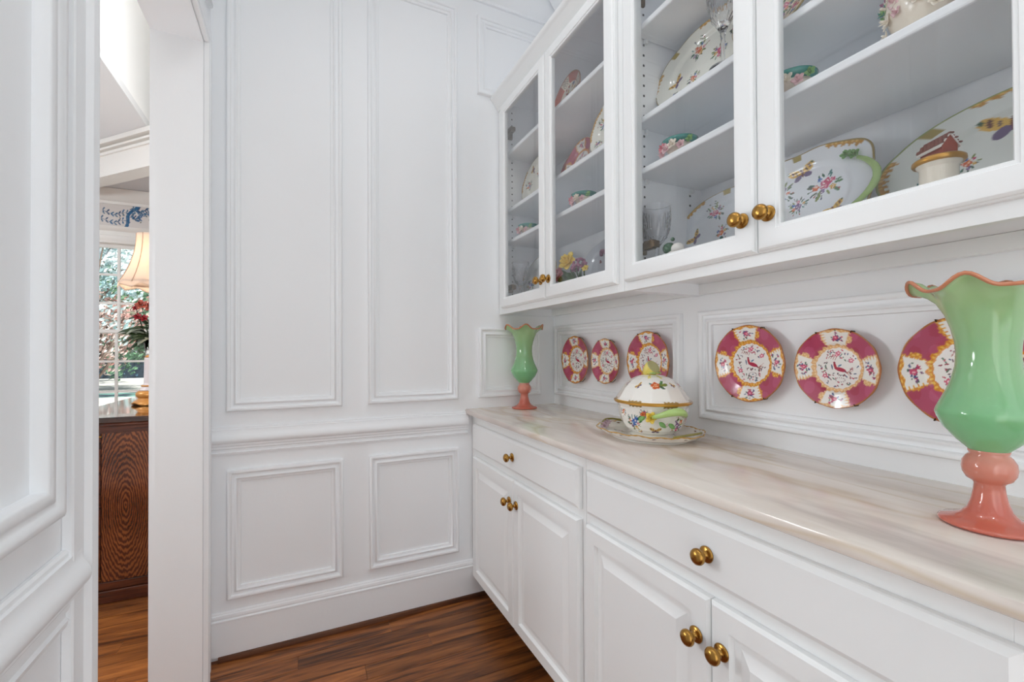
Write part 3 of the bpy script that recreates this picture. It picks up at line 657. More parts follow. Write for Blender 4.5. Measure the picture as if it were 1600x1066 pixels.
def handle(A0, sgn):
    # green branch bow, its arms start on the flank and meet beyond the bowl's end
    pts, tp_ = [], []
    for k in range(15):
        t = k / 14; u = (t - .5) * 2
        x = sgn * (.094 + .076 * math.cos(u * PI / 2) ** .6); yy = u * .056; z = .070 + .026 * math.cos(u * PI / 2)
        pts.append((x, yy, z)); tp_.append(.0055 + .0065 * math.cos(u * PI / 2) ** 1.2)
    V, F = tube(pts, .008, 10, tp_); h = mesh('branch_handle', V, F, GGREEN, tu, smooth=True, local=True, label='green branch handle')
    return h
ha = handle(0, -1); hb = handle(0, 1)
PET = mat('yellow_petal_glaze', (236, 208, 92), .3, coat=.2); PINKP = mat('pink_petal_glaze', (214, 118, 132), .3, coat=.2); PURP = mat('purple_petal_glaze', (150, 92, 122), .35); ORG_P = mat('orange_petal_glaze', (214, 120, 70), .3); LEAFG = mat('leaf_green_glaze', (74, 116, 62), .35); MINT = mat('mint_leaf_glaze', (120, 166, 96), .3)
def rose(c, n, r, seed=0, layers=3):
    """petals curled round centre c, opening along n"""
    q = Vector(n).to_track_quat('Z', 'Y').to_matrix(); L = []; rr = random.Random(seed)
    for l in range(layers):
        f = l / max(1, layers - 1); k = 3 if l == 0 else 5; rad = r * (.38 + .62 * f); hh = r * (.95 - .45 * f)
        for i in range(k):
            A = 2 * PI * i / k + l * .6 + rr.uniform(-.12, .12); V = []
            for a in range(6):
                u = a / 5
                for b in range(5):
                    v = (b / 4 - .5) * 2; wd = (1.15 if l == 0 else .82) * math.sin(PI * (.18 + .68 * u)) ** .7
                    o_ = rad * (.18 + .82 * math.sin(u * PI / 2 * (.75 + .25 * f))) + r * .12 * f * max(0, u - .7) * 3
                    h = hh * u ** 1.3 - (.22 * r * f * max(0, u - .72) * 3) - .10 * r * v * v * u
                    o_ *= 1 - .24 * v * v * u + .05 * math.cos(3 * v) * u; h += .06 * r * math.sin(4 * v + i) * u
                    B = A + v * wd
                    V.append((o_ * math.cos(B), o_ * math.sin(B), h))
            F = [(5 * i_ + j, 5 * i_ + j + 1, 5 * i_ + j + 6, 5 * i_ + j + 5) for i_ in range(5) for j in range(4)]
            L.append(([tuple(q @ Vector(p) + Vector(c)) for p in V], F))
    return join(*L)
TVv = Vector((math.cos(TV), math.sin(TV), 0))
rp = Vector((-.066, -.094, .085)) if False else None
def on_body(dA, z, rr): return (rr * .138 * math.cos(TV + dA), rr * .112 * math.sin(TV + dA), z)
# which side of the bowl faces right for the viewer
sd = 1 if (Vector((math.cos(TV + .3), math.sin(TV + .3), 0)) - TVv).dot(rightv) > 0 else -1
V, F = rose(on_body(-.10 * sd, .072, .95), (math.cos(TV - .10 * sd), math.sin(TV - .10 * sd), .15), .0165, 3); mesh('applied_rose', V, F, PET, tu, smooth=True, local=True, solid=.0008, label='applied yellow rose')
V, F = rose(on_body(-.32 * sd, .080, .96), (math.cos(TV - .32 * sd), math.sin(TV), .2), .0075, 4, 2); mesh('applied_bud', V, F, ORG_P, tu, smooth=True, local=True, solid=.0008, label='small orange bud')
def leafm(p, d, nrm, L, w, bend=.2):
    d = Vector(d).normalized(); n = Vector(nrm).normalized(); s = d.cross(n).normalized(); V, p = [], Vector(p)
    for i in range(7):
        t = i / 6; ww = w * math.sin(PI * min(1, t * .96 + .04)) ** .8 * (1 - .25 * t)
        for u in (-1, 0, 1): V.append(tuple(p + d * L * t + s * ww * u + n * (L * bend * math.sin(PI * t) * (1 if u == 0 else .7) )))
    return V, [(3 * i + j, 3 * i + j + 1, 3 * i + j + 4, 3 * i + j + 3) for i in range(6) for j in range(2)]
for dA, z, L in ((-.26, .074, .022), (.10, .060, .024), (.34, .056, .022)):
    A = TV + dA * sd; n = (math.cos(A), math.sin(A), .1); V, F = leafm(on_body(dA * sd, z, .985), tuple(-sd * 0 + c for c in (rightv * (-.8 if dA < 0 else .6) + Vector((0, 0, -.5)))), n, L, .008)
    mesh('applied_leaf', V, F, MINT, tu, smooth=True, local=True, solid=.0012)

MAUVE = mat('mauve_petal_glaze', (176, 150, 156), .3)
for k, (x, yy, z) in enumerate(((.135, .055, .030), (.150, .030, .030), (.120, .075, .026))):
    V, F = rose((x, yy, z), (-.2, .5, 1), .013, k, 2); mesh('applied_rose', V, F, MAUVE, tray, smooth=True, local=True, solid=.0008, label='mauve applied rose')

# ================================================================ CABINET CONTENTS
def dish(name, X, y, z, a, b, ang, painter, label, cat='plate', group='plates and platters in the glass cabinets', R=None, depth=.016, well=.62, **k):
    e = lean(name, X, y, z, ang, label, cat, group)
    plate_mesh('plate', a, b, depth, painter, R=R, nr=int(max(a, b) / .0019), na=220, parent=e, well=well, **k)
    return e
scal = lambda n, w: (lambda th: 1 + w * abs(math.cos(n * th / 2)) - w / 2)
SH = {'a': 1.4402, 'b': 1.7552, 'c': 1.9122, 'd': 2.1972}
def zc(s, b, ang): return SH[s] + b * math.cos(math.radians(ang)) + .002
def XC(s, xb, b, ang): return xb + b * math.sin(math.radians(ang))
# --- far cabinet
def imari(P, T, a, b):
    p = Paint(P, (182, 72, 44), 5); t, th = T[:, 0], T[:, 1]; r = p.r
    p.mask((t < .66) & (t > .0), (226, 216, 200)); 
    for k in range(60):
        A = r.uniform(0, 6.3); d = r.uniform(0, .6) * a; p.ell(d * math.cos(A), d * math.sin(A), .009, .005, A, ((180, 70, 44), (60, 90, 80), (60, 70, 120), (190, 140, 70))[k % 4])
    p.mask((np.sin(th * 4) > .35) & (t > .62) & (t < .95), (222, 208, 188)); p.mask((np.sin(th * 4) > .55) & (np.sin(th * 40) * np.sin(t * 60) > .2) & (t > .66) & (t < .93), (120, 110, 96)); p.mask(t > .975, (150, 96, 40)); return p.C
dish('dinner_plate', XC('d', 1.03, .105, 12), 1.630, zc('d', .105, 12), .105, .105, 12, imari, 'orange red patterned plate alone on the top shelf of the corner cabinet')
redp = pink_plate(7, (206, 126, 44), (230, 190, 120), (230, 222, 214))
def dred(P, T, a, b):
    c = redp(P, T, a, b); t = T[:, 0]; m = (t > .6); c[m] = c[m] * np.array([.85, .45, .4]); return c
dish('dinner_plate', XC('c', 1.13, .108, 10), 1.745, zc('c', .108, 10), .108, .108, 10, dred, 'deep red rimmed plate at the back of its row behind a pink rimmed one')
dish('dinner_plate', XC('c', 1.085, .108, 12), 1.625, zc('c', .108, 12), .108, .108, 12, redp, 'pink rimmed plate leaning between the deep red plate and a white one')
fl1 = floral(31, [(.05, .05, .028, 0), (-.06, .03, .03, 1), (0, -.05, .03, 2), (-.07, -.05, .02, 3)], [(.0, .08, .022, .4), (.07, -.03, .02, 1)], (234, 232, 222), ((.3, 1.0), (2.2, 3.4), (4, 5)))
dish('dinner_plate', XC('c', 1.01, .118, 12), 1.305, zc('c', .118, 12), .12, .118, 12, fl1, 'white floral plate at the right end of the red plate row', R=scal(12, .03))
dish('oval_platter', XC('c', 1.02, .118, 10), 1.885, zc('c', .118, 10), .145, .118, 10, floral(33, [(-.09, .0, .03, 3), (0, .04, .03, 1), (.07, -.02, .03, 0)], [(-.06, .07, .02, 1)], (234, 232, 222), ((2.4, 3.4), (.5, 1.2))), 'white floral platter behind the far glass door on the middle shelf', R=scal(10, .03))
dish('oval_platter', XC('a', 1.03, .11, 10), 1.872, zc('a', .11, 10), .158, .11, 10, floral(34, [(-.1, -.02, .03, 1), (.0, 0, .03, 0), (.12, .01, .025, 1)], [], (228, 230, 230), ((2.6, 3.3),)), 'white platter with a gold edge behind the far crystal goblet', R=scal(10, .02))
def bluegrey(P, T, a, b):
    p = Paint(P, (206, 210, 218), 9); t, th = T[:, 0], T[:, 1]; r = p.r
    for (x, y, q) in ((.095, .095, .013), (.055, .0, .010), (-.02, .05, .006), (.12, .03, .006), (.02, .06, .005), (-.06, .03, .010), (.14, -.01, .01), (0, -.04, .012)):
        for k in range(3): p.ell(x + r.uniform(-.6, .6) * q, y + r.uniform(-.6, .6) * q, q * .6, q * .4, r.uniform(0, 3), ((110, 44, 50), (90, 60, 70))[k % 2])
    for k in range(7): p.ell(.1 + .004 * k, -.06 + .008 * k, .007, .004, .6, (116, 84, 112))
    p.mask(t > .975, (236, 236, 236)); return p.C
e = dish('oval_platter', XC('a', 1.16, .125, 12), 1.535, zc('a', .125, 12), .20, .125, 12, bluegrey, 'pale blue grey butterfly platter behind the yellow rose basket', R=scal(8, .04))
V, F = tube([(-.02 - .02 * math.sin(k / 8 * PI) - .015 + .004 * k, -.022, .045 + .03 * math.sin(k / 8 * PI * .8) - .002 * k) for k in range(9)], .008, 8); mesh('ribbon_handle', V, F, PURP, e, smooth=True, local=True, label='mauve ribbon handle')
# --- flower basket
fb = empty('flower_basket', (.992, 1.49, 1.4402), 'porcelain basket of yellow, pink and purple roses in the corner cabinet', 'ornament'); ORG[fb.name] = Vector((0, 0, 0))
V, F = lathe([(.0001, 0), (.07, 0), (.09, .012), (.105, .03), (.11, .036), (.10, .034), (.0001, .03)], 40, .42, 1.0); mesh('basket', V, F, mat('green_grey_glaze', (150, 160, 140), .25), fb, smooth=True)
for (x, yy, z, r, m_, n, lay) in ((-.035, .005, .112, .036, PET, (-1, -.35, .35), 3), (-.045, .066, .068, .034, PINKP, (-1, -.2, .4), 3), (-.02, .118, .066, .026, PURP, (-1, 0, .3), 2), (-.03, -.105, .068, .013, PET, (-1, -.5, .6), 2)):
    V, F = rose((x, yy, z), n, r, int(r * 1000), lay); mesh('rose', V, F, m_, fb, smooth=True, local=True, solid=.0012)
L = []
rr = random.Random(4)
for k in range(60):
    a = rr.uniform(0, 6.28); ph = math.acos(rr.uniform(-.3, 1)); d = Vector((math.sin(ph) * math.cos(a), math.sin(ph) * math.sin(a), math.cos(ph))); c = Vector((-.025, -.057, .082)) + Vector((d.x * .026, d.y * .034, d.z * .032)); L.append(ball(c, .0062, 6, 4))
V, F = join(*L); mesh('mum_flower', V, F, PURP, fb, smooth=True, local=True, kind='stuff')
L = []
for k in range(16):
    a = rr.uniform(-1.5, 1.5); L.append(leafm((0, .01 + .07 * math.sin(a), .04), (-.5, math.sin(a) * .9, rr.uniform(.3, 1)), (-.8, 0, .6), rr.uniform(.045, .07), .013))
V, F = join(*L); mesh('leaves', V, F, LEAFG, fb, smooth=True, local=True, solid=.001, kind='stuff')
# --- crystal goblets
GOB = [(.0001, 0), (.034, 0), (.035, .002), (.012, .006), (.0055, .015), (.005, .04), (.0055, .062), (.008, .074), (.016, .084), (.028, .100), (.037, .125), (.040, .150), (.041, .175), (.0405, .198), (.0393, .1985), (.0385, .175), (.0375, .150), (.034, .125), (.024, .102), (.012, .090), (.0001, .088)]
def cut(t, r, z):
    if .088 < z < .168 and r > .03 or (.08 < z < .12 and r > .02): 
        return r * (1 + .09 * abs(math.cos(7.5 * t + z * 110)) * abs(math.cos(7.5 * t - z * 110)) - .03), z
    return r, z
V, F = lathe([p for i in range(len(GOB) - 1) for p in ((GOB[i]), ((GOB[i][0] + GOB[i + 1][0]) / 2, (GOB[i][1] + GOB[i + 1][1]) / 2))] + [GOB[-1]], 90, mod=cut, close=False)
def goblet(loc, label):
    o = mesh('crystal_goblet', V, F, CRYSTAL, None, auto=14, recalc=True); o.location = loc; tag(o, label, 'glass', 'cut crystal goblets'); return o
g0 = goblet((.975, 1.955, SH['a']), 'cut crystal goblet in the far corner behind the narrow glass door')
for loc, lb in (((.975, 1.028, SH['a']), 'cut crystal goblet left of the bird figure behind the wide cabinet door'), ((.966, .783, SH['c']), 'cut crystal goblet in front of the upper floral platter')):
    o = g0.copy(); C.objects.link(o); o.location = loc; o['label'] = lb
    if loc[2] > 1.8: o.scale = (.95, .95, 1.3)
# --- encrusted cups
TEAL = mat('teal_glaze', (44, 132, 124), .2, coat=.3); CREAM = mat('cream_glaze', (236, 226, 210), .2, coat=.3); PALEP = mat('pale_pink_glaze', (226, 186, 190), .3, coat=.2)
def cup(loc, s, label):
    e = empty('flower_encrusted_cup', loc, label, 'cup', 'small porcelain cups with raised flowers'); ORG[e.name] = Vector((0, 0, 0)); e.scale = (s, s, s)
    V, F = lathe([(.0001, 0), (.022, 0), (.024, .004), (.036, .022), (.041, .029), (.0001, .029)], 36); mesh('bowl', V, F, CREAM, e, smooth=True, local=True)
    V, F = lathe([(.0412, .0292), (.048, .040), (.050, .046), (.047, .045), (.038, .030), (.0001, .0295)], 36); mesh('rim', V, F, TEAL, e, smooth=True, local=True, label='teal rim')
    for i, (dy, dz, r, m_) in enumerate(((.040, .020, .017, PALEP), (.020, .026, .014, PINKP), (.050, .036, .013, CREAM), (.003, .016, .014, PALEP), (-.016, .024, .014, CREAM), (-.034, .018, .012, PALEP), (-.048, .032, .010, MINT))):
        x = -math.sqrt(max(.0001, .044 ** 2 - min(dy, .043) ** 2)) - .004
        V, F = rose((x, dy, dz), (-1, .3 * dy / .04, .25), r, i + 3, 2); mesh('raised_flower', V, F, m_, e, smooth=True, local=True, solid=.001)
    return e
c0 = cup((.985, 1.888, SH['b']), 1.0, 'teal cup with pale flowers on the shelf behind the farthest narrow door')
for loc, lb, s in (((.985, 1.425, SH['b']), 'teal cup with pale flowers at the second door, above the rose basket', 1.0), ((.985, .945, SH['b']), 'teal cup with pink flowers above the near crystal goblet', 1.0), ((.985, .622, SH['b']), 'teal cup with pale flowers at the left edge of the widest pane', 1.0)):
    o = copy_tree(c0, loc); o['label'] = lb
jb = empty('flower_encrusted_bowl', (.995, .385, SH['b']), 'larger porcelain bowl covered in pale raised flowers behind the widest pane', 'bowl'); ORG[jb.name] = Vector((0, 0, 0))
V, F = lathe([(.0001, 0), (.035, 0), (.052, .02), (.062, .05), (.060, .08), (.052, .10), (.054, .106), (.050, .104), (.057, .08), (.0001, .01)], 40); mesh('bowl', V, F, CREAM, jb, smooth=True, local=True)
for i in range(44):
    A = rr.uniform(1.6, 4.9); z = rr.uniform(.012, .095); r_ = .058; V, F = rose((r_ * math.cos(A), r_ * math.sin(A), z), (math.cos(A), math.sin(A), .1), rr.uniform(.008, .014), i, 2)
    mesh('raised_flower', V, F, (PALEP, CREAM, TEAL, PALEP, PURP, CREAM, MINT)[i % 7], jb, smooth=True, local=True, solid=.001)
# --- near cabinet platters
scb = scal(10, .03)
dish('oval_platter', XC('c', 1.02, .122, 14), .905, zc('c', .122, 14), .185, .122, 14,
     floral(41, [(-.035, .055, .036, 2), (.045, -.0, .03, 0), (-.04, -.035, .024, 2), (.1, .03, .03, 1), (-.09, -.07, .024, 0)], [(-.105, -.01, .028, 1.0)], (234, 233, 224), ((1.2, 1.75), (2.75, 3.3)), tick=(2.35,)), 'white floral platter on the middle shelf above the near crystal goblet', R=scb)
dish('oval_platter', XC('a', 1.14, .125, 10), .935, zc('a', .125, 10), .19, .122, 10,
     floral(42, [(-.045, .065, .034, 0), (-.015, -.005, .026, 2), (-.07, -.055, .024, 3), (.08, .03, .03, 0)], [(-.115, .0, .030, 1.0)], (226, 229, 234), ((2.0, 2.5), (2.9, 3.2)), tick=(1.57,)), 'white floral platter beside the bird figure at the bottom of the wide cabinet', R=scal(9, .012))
def sq(th):
    c, s = abs(math.cos(th)), abs(math.sin(th)); k = (c ** 3.1 + s ** 3.1) ** (-1 / 3.1); return k * (1 + .018 * math.cos(9 * th))
e = dish('handled_platter', XC('a', 1.10, .132, 14), .688, zc('a', .132, 14), .158, .130, 14,
     floral(43, [(.048, .028, .042, 0), (-.062, .035, .038, 0), (-.012, -.01, .026, 3), (.02, -.09, .03, 1), (-.03, -.07, .02, 2)], [(-.012, .078, .035, .25), (.075, -.045, .028, .5)], (230, 232, 236), ((.75, 1.3), (2.1, 2.7)), tick=(1.75,)), 'squarish white floral platter with one green branch handle showing', 'platter', R=sq, depth=.012)
for s in (1, -1):
    pts = [(s * (.122 + .043 * math.sin(k / 10 * PI) ** .8), -.018, .060 - .118 * k / 10) for k in range(11)]
    V, F = tube(pts, .008, 10, [.0045 + .0035 * math.sin(k / 10 * PI) for k in range(11)]); h = mesh('branch_handle', V, F, GGREEN, e, smooth=True, local=True, label='green branch handle')
    for q, (x, z) in enumerate(((.112, .072), (.095, .078), (.122, -.068), (.112, -.085))):
        V, F = rose((s * x, -.016, z), (0, -1, .1), .011, q, 2); mesh('applied_bud', V, F, MINT, h, smooth=True, local=True, solid=.001)
dish('oval_platter', XC('a', 1.155, .125, 10), .290, zc('a', .122, 10), .255, .120, 10,
     floral(44, [(-.155, -.045, .045, 1), (-.02, -.055, .045, 3), (.1, .0, .04, 0), (-.11, .0, .02, 2)], [(-.05, .055, .05, .12)], (226, 228, 222), ((1.35, 2.0), (2.75, 3.6)), edge=(150, 160, 100), tick=(2.35,)), 'largest oval platter with a moth, filling the right side of the widest pane', 'platter', R=scal(6, .02))
dish('dinner_plate', XC('c', .985, .105, 14), .672, zc('c', .105, 14), .105, .105, 14, floral(45, [(x * .03, z * .03, .022, (x + z) % 4) for x in range(-3, 4) for z in range(-3, 4) if x * x + z * z < 10], [], (238, 220, 198), ()), 'peach flowered plate at the top left of the widest pane')
# bird figure, trinket box
bf = empty('bird_figure', (.968, .952, SH['a']), 'small white and dark green porcelain bird figure at the foot of a platter', 'figurine'); ORG[bf.name] = Vector((0, 0, 0))
WG = mat('white_figure_glaze', (238, 232, 226), .2, coat=.3); DG = mat('dark_green_glaze', (34, 82, 52), .2, coat=.3)
V, F = join(ball((0, -.012, .050), .02, 14, 8, (.9, 1, .85)), ball((0, .0, .034), .022, 14, 8, (.8, 1.3, .8))); mesh('body', V, F, WG, bf, smooth=True, local=True)
V, F = join(ball((-.006, .014, .055), .017, 12, 7, (1, 1.2, 1)), ball((-.01, .036, .034), .011, 10, 6, (1, 1.6, .7)), ball((-.008, -.002, .078), .006, 8, 6)); mesh('wing', V, F, DG, bf, smooth=True, local=True, label='dark green wing')
V, F = lathe([(.0001, 0), (.024, 0), (.026, .006), (.02, .014), (.0001, .018)], 28, .8, 1.4); mesh('base', V, F, MINT, bf, smooth=True, local=True)
tb = empty('porcelain_cottage_box', (.968, .366, SH['a']), 'round porcelain box with gilt rim topped by a tiny snow roofed cottage', 'ornament', rot=(0, 0, -.5)); tb.scale = (.70, .70, .90); ORG[tb.name] = Vector((0, 0, 0))
V, F = lathe([(.0001, 0), (.032, 0), (.036, .004), (.036, .070), (.042, .078), (.0001, .078)], 48, 1, 1.0); mesh('jar', V, F, CREAM, tb, smooth=False, local=True)
V, F = lathe([(.0001, .0782), (.047, .0782), (.0495, .081), (.049, .086), (.044, .089), (.0001, .090)], 48); mesh('gilt_rim', V, F, GOLD, tb, smooth=True, local=True)
# cottage
w, l, h0, h1 = .017, .030, .0895, .106
V = [(-w, -l, h0), (w, -l, h0), (w, l, h0), (-w, l, h0), (-w, -l, h1), (w, -l, h1), (w, l, h1), (-w, l, h1), (0, -l, .124), (0, l, .124)]
mesh('cottage_walls', V, [(0, 3, 2, 1), (0, 1, 5, 8, 4), (2, 3, 7, 9, 6), (0, 4, 7, 3), (1, 2, 6, 5)], mat('brick_red_glaze', (150, 62, 40), .4), tb, local=True)
L = []
for s in (-1, 1):
    for k in range(5):
        for j in range(7):
            t = (k + .5) / 5; x = s * (.0225 * t); z = .127 - .0215 * t + .001; y_ = -.031 + j * .0103 + (k % 2) * .004
            L.append((x - .0028, x + .0028, y_ - .0046, y_ + .0046, z - .0012, z + .0012))
V, F = boxes(L); mesh('roof_shingles', V, F, mat('shingle_glaze', (122, 66, 52), .4), tb, local=True, kind='stuff')
V = [(-.0245, -.032, .103), (-.001, -.032, .127), (.0225, -.032, .103), (-.0245, .032, .103), (-.001, .032, .127), (.0225, .032, .103)]
V = [(x + .001, y_, z - .0012) for x, y_, z in V]
mesh('snowy_roof', V, [(0, 1, 4, 3), (1, 2, 5, 4)], WG, tb, local=True, solid=.0035)

# ================================================================ DINING ROOM
WDIN = paint('dining_trim_paint', (230, 227, 222), .4)
dw = empty('wall_dining_window', (-1.45, 5.0, 0), kind='structure')
WX0, WX1, WZ0, WZ1 = -2.0, -.92, .585, 2.158
V, F = boxes([(-4.2, WX0, 5.0, 5.15, 0, 2.62), (WX1, -.40, 5.0, 5.15, 0, 2.62), (WX0, WX1, 5.0, 5.15, WZ1, 2.62), (WX0, WX1, 5.0, 5.15, 0, WZ0)])
mesh('plaster', V, F, WDIN, dw)
def paperp():
    nx, nz = 330, 76; V, F, P = [], [], []
    for i in range(nx + 1):
        for j in range(nz + 1):
            x = -2.3 + 1.7 * i / nx; z = 2.300 + .2 * j / nz; V.append((x, 4.9965, z)); P.append((x, z))
    F = [(i * (nz + 1) + j, (i + 1) * (nz + 1) + j, (i + 1) * (nz + 1) + j + 1, i * (nz + 1) + j + 1) for i in range(nx) for j in range(nz)]
    p = Paint(P, (214, 208, 204), 3); r = p.r; BL = ((40, 98, 140), (52, 78, 112), (78, 112, 140))
    for x0 in (-2.28, -1.84, -1.395, -.95):
        pr = None
        for k in range(16):
            t = k / 15; x = x0 + .075 * (t ** 2 * 1.2 - .1) + .012 * math.sin(t * 7); z = 2.29 + .21 * t
            if pr: p.seg(*pr, x, z, .012, BL[0])
            pr = (x, z)
        for (bz, L_, s) in ((2.45, .17, 1), (2.40, .06, 1), (2.425, -.19, .6), (2.355, -.2, .5), (2.47, .12, 1)):
            pr = (x0 + .03, bz)
            for k in range(1, 8):
                q = (x0 + .03 + L_ * k / 7, bz + .014 * math.sin(k * 1.1)); p.seg(*pr, *q, .0035 * s, BL[k % 3]); pr = q
                for w_ in (1, -1): p.leaf(q[0], q[1], .030, w_ * (1.0 + .3 * math.sin(k)) + (0 if L_ > 0 else PI * 0), BL[(k + 1) % 3])
        for k in range(8): p.leaf(x0 + .06 + r.uniform(0, .05), 2.39 + r.uniform(0, .04), .026, r.uniform(0, 6.28), (70, 110, 150))
    for k in range(30): p.ell(r.uniform(-2.3, -.6), r.uniform(2.3, 2.5), .007, .004, r.uniform(0, 3), (120, 120, 110))
    o = mesh('wallpaper', V, F, PAPER, dw, cols=p.C, recalc=False, label='white wallpaper with blue branches')
paperp()
extrude('window_head', [(0, 0), (.02, 0), (.024, .02), (.03, .03), (.03, .06), (.018, .066), (.018, .10), (.03, .108), (.046, .128), (.05, .14), (0, .14)], WX0 - .1, WX1 + .1, lambda t, h, z: (t, 4.9995 - h, z + 2.162), WDIN, dw)
extrude('crown', [(0, 0), (.012, 0), (.016, .022), (.03, .03), (.06, .07), (.085, .10), (.09, .118), (0, .118)], -4.1, -.47, lambda t, h, z: (t, 4.9955 - h, z + 2.50), WDIN, dw)
wn = empty('window_1', (-1.46, 5.0, WZ0), kind='structure')
V, F = boxes([(WX0 - .09, WX0, 4.975, 4.999, WZ0 - .09, WZ1 + .004), (WX1, WX1 + .09, 4.975, 4.999, WZ0 - .09, WZ1 + .004), (WX0 - .11, WX1 + .11, 4.94, 4.999, WZ0 - .03, WZ0)]); mesh('casing', V, F, WDIN, wn, bevel=.002)
box('glazing_upper', (WX0, WX1, 5.060, 5.063, 1.40, WZ1), PANE, wn); box('glazing_lower', (WX0, WX1, 5.020, 5.023, WZ0, 1.39), PANE, wn)
def sash(z0, z1, Y, vx, rows, nm='sash'):
    V, F = boxes([(WX0, WX0 + .035, Y - .018, Y + .018, z0, z1), (WX1 - .035, WX1, Y - .018, Y + .018, z0, z1), (WX0 + .035, WX1 - .035, Y - .018, Y + .018, z0, z0 + .036), (WX0 + .035, WX1 - .035, Y - .018, Y + .018, z1 - .03, z1)])
    s = mesh(nm, V, F, WDIN, wn, bevel=.002)
    for x in vx: box('muntin', (x - .009, x + .009, Y - .012, Y + .012, z0 + .036, z1 - .03), WDIN, s)
    for k in range(1, rows): zz = z0 + .015 + (z1 - z0 - .03) * k / rows; box('muntin', (WX0 + .035, WX1 - .035, Y - .0115, Y + .0115, zz - .009, zz + .009), WDIN, s)
sash(1.372, WZ1, 5.058, (-1.46 - .265, -1.46, -1.46 + .265), 3); sash(WZ0, 1.405, 5.020, (-1.465 - .265, -1.465, -1.465 + .265), 3)
# other dining walls, ceilings, diagonal beam
V, F = boxes([(-4.3, -4.2, .4, 5.15, 0, 3.6)]); mesh('wall_dining_left', V, F, WDIN, kind='structure')
V, F = boxes([(-4.3, -.46, .3, .4, 0, 3.6)]); mesh('wall_dining_near', V, F, WDIN, kind='structure')
V, F = boxes([(-.46, -.36, YB + .12, 5.15, 0, 3.6)]); mesh('wall_dining_right', V, F, WDIN, kind='structure')
bm_ = empty('ceiling_dining', (-1.2, 4, 2.75), kind='structure')
def diag(name, off0, off1, z0, z1, m):
    a = Vector((-.62, 3.52)); d = Vector((-.69, .724)); n = Vector((-.724, -.69)) * -1
    P = [a + d * 0 + n * off0, a + d * 2.05 + n * off0, a + d * 2.05 + n * off1, a + n * off1]
    V = [(p.x, p.y, z0) for p in P] + [(p.x, p.y, z1) for p in P]
    mesh(name, V, [(0, 3, 2, 1), (4, 5, 6, 7), (0, 1, 5, 4), (1, 2, 6, 5), (2, 3, 7, 6), (3, 0, 4, 7)], m, bm_)
diag('beam', 0, .12, 2.505, 2.748, WDIN); diag('beam_bead', -.014, 0, 2.655, 2.675, WDIN); diag('beam_crown', -.03, 0, 2.685, 2.700, WDIN); diag('beam_cove', -.05, 0, 2.715, 2.748, WDIN)
def poly(name, P, z0, z1, m, par):
    n = len(P); V = [(x, y_, z0) for x, y_ in P] + [(x, y_, z1) for x, y_ in P]
    mesh(name, V, [tuple(range(n)), tuple(range(n, 2 * n))] + [(i, (i + 1) % n, n + (i + 1) % n, n + i) for i in range(n)], m, par)
poly('bay_ceiling', [(-.53, 3.6), (-2.0, 5.14), (-.46, 5.14)], 2.622, 2.74, SOFF, bm_)
poly('soffit', [(-4.2, .4), (-.95, .4), (-.95, 3.95), (-2.0, 5.0), (-4.2, 5.0)], 2.750, 2.80, SOFF, bm_)
poly('tray_riser', [(-.97, .4), (-.951, .4), (-.951, 4.4), (-.97, 4.4)], 2.752, 3.56, CEIL, bm_)
box('tray_crown', (-.951, -.93, .4, 4.4, 3.50, 3.56), WDIN, bm_)
box('tray_ceiling', (-4.3, -.36, .3, 5.15, 3.562, 3.62), CEIL, bm_)

# ---------------------------------------------------------------- commode, lamp, flowers
cm = empty('commode', (-.6, 3.3, 0), 'dark mahogany commode with flame veneer doors standing past the doorway', 'cabinet')
CY = 2.77
V, F = boxes([(-1.035, -.49, CY + .012, 3.98, .10, .845)]); mesh('carcass', V, F, MAHOG, cm)
V, F = boxes([(-1.05, -.475, CY - .005, 4.0, .001, .06), (-1.045, -.48, CY + .004, 3.99, .06, .10)]); mesh('plinth', V, F, MAHOG, cm, bevel=.004)
box('table_top', (-1.07, -.468, CY - .006, 4.02, .862, .890), wood('polished_top', (60, 34, 26), (84, 50, 36), (34, 18, 14), .05, (3, 20, 20), False, 1.0), cm, bevel=.003)
box('top_moulding', (-1.055, -.475, CY + .002, 4.0, .845, .8615), MAHOG, cm, bevel=.004)
box('door', (-.675, -.500, CY - .006, CY + .0115, .105, .815), MAHOG, cm, bevel=.002)
fd = box('door', (-.862, -.679, CY - .006, CY + .0115, .105, .815), FLAME, cm, bevel=.002)
me = fd.data
for v in me.vertices: v.co -= Vector((-.770 + .6, 0, .46))
fd.location = (-.770 + .6, 0, .46)
box('door_stile', (-.875, -.864, CY - .007, CY + .0115, .105, .815), MAHOG, cm, bevel=.001); box('door', (-1.03, -.878, CY - .006, CY + .0115, .105, .815), MAHOG, cm, bevel=.002)
for z in (.800, .118): box('hinge', (-.883, -.861, CY - .0095, CY - .0072, z - .003, z + .003), BRASS, cm)
PINKW = mat('stone_column_paint', (214, 204, 204), .35); OCH = mat('ochre_gilt_paint', (206, 142, 70), .3, .25)
lp = empty('table_lamp', (-.812, 3.36, .8905), 'table lamp with scalloped cream bell shade on a column base on the commode', 'lamp'); ORG[lp.name] = Vector((0, 0, 0))
V, F = lathe([(.0001, 0), (.058, 0), (.092, .0), (.096, .006), (.084, .022), (.070, .034), (.066, .040), (.072, .046), (.078, .056), (.078, .070), (.070, .080), (.064, .084)], 48, mod=lambda t, r, z: (r * (1 + (.05 * math.cos(4 * t + .5) if z < .03 else 0)), z + (.012 * (1 - math.cos(4 * t + .5)) / 2 if z < .012 and r > .08 else 0)))
mesh('gilt_foot', V, F, OCH, lp, smooth=True, local=True)
V, F = lathe([(.062, .0845), (.060, .092), (.052, .100), (.052, .108)], 48); mesh('collar', V, F, PINKW, lp, smooth=True, local=True)
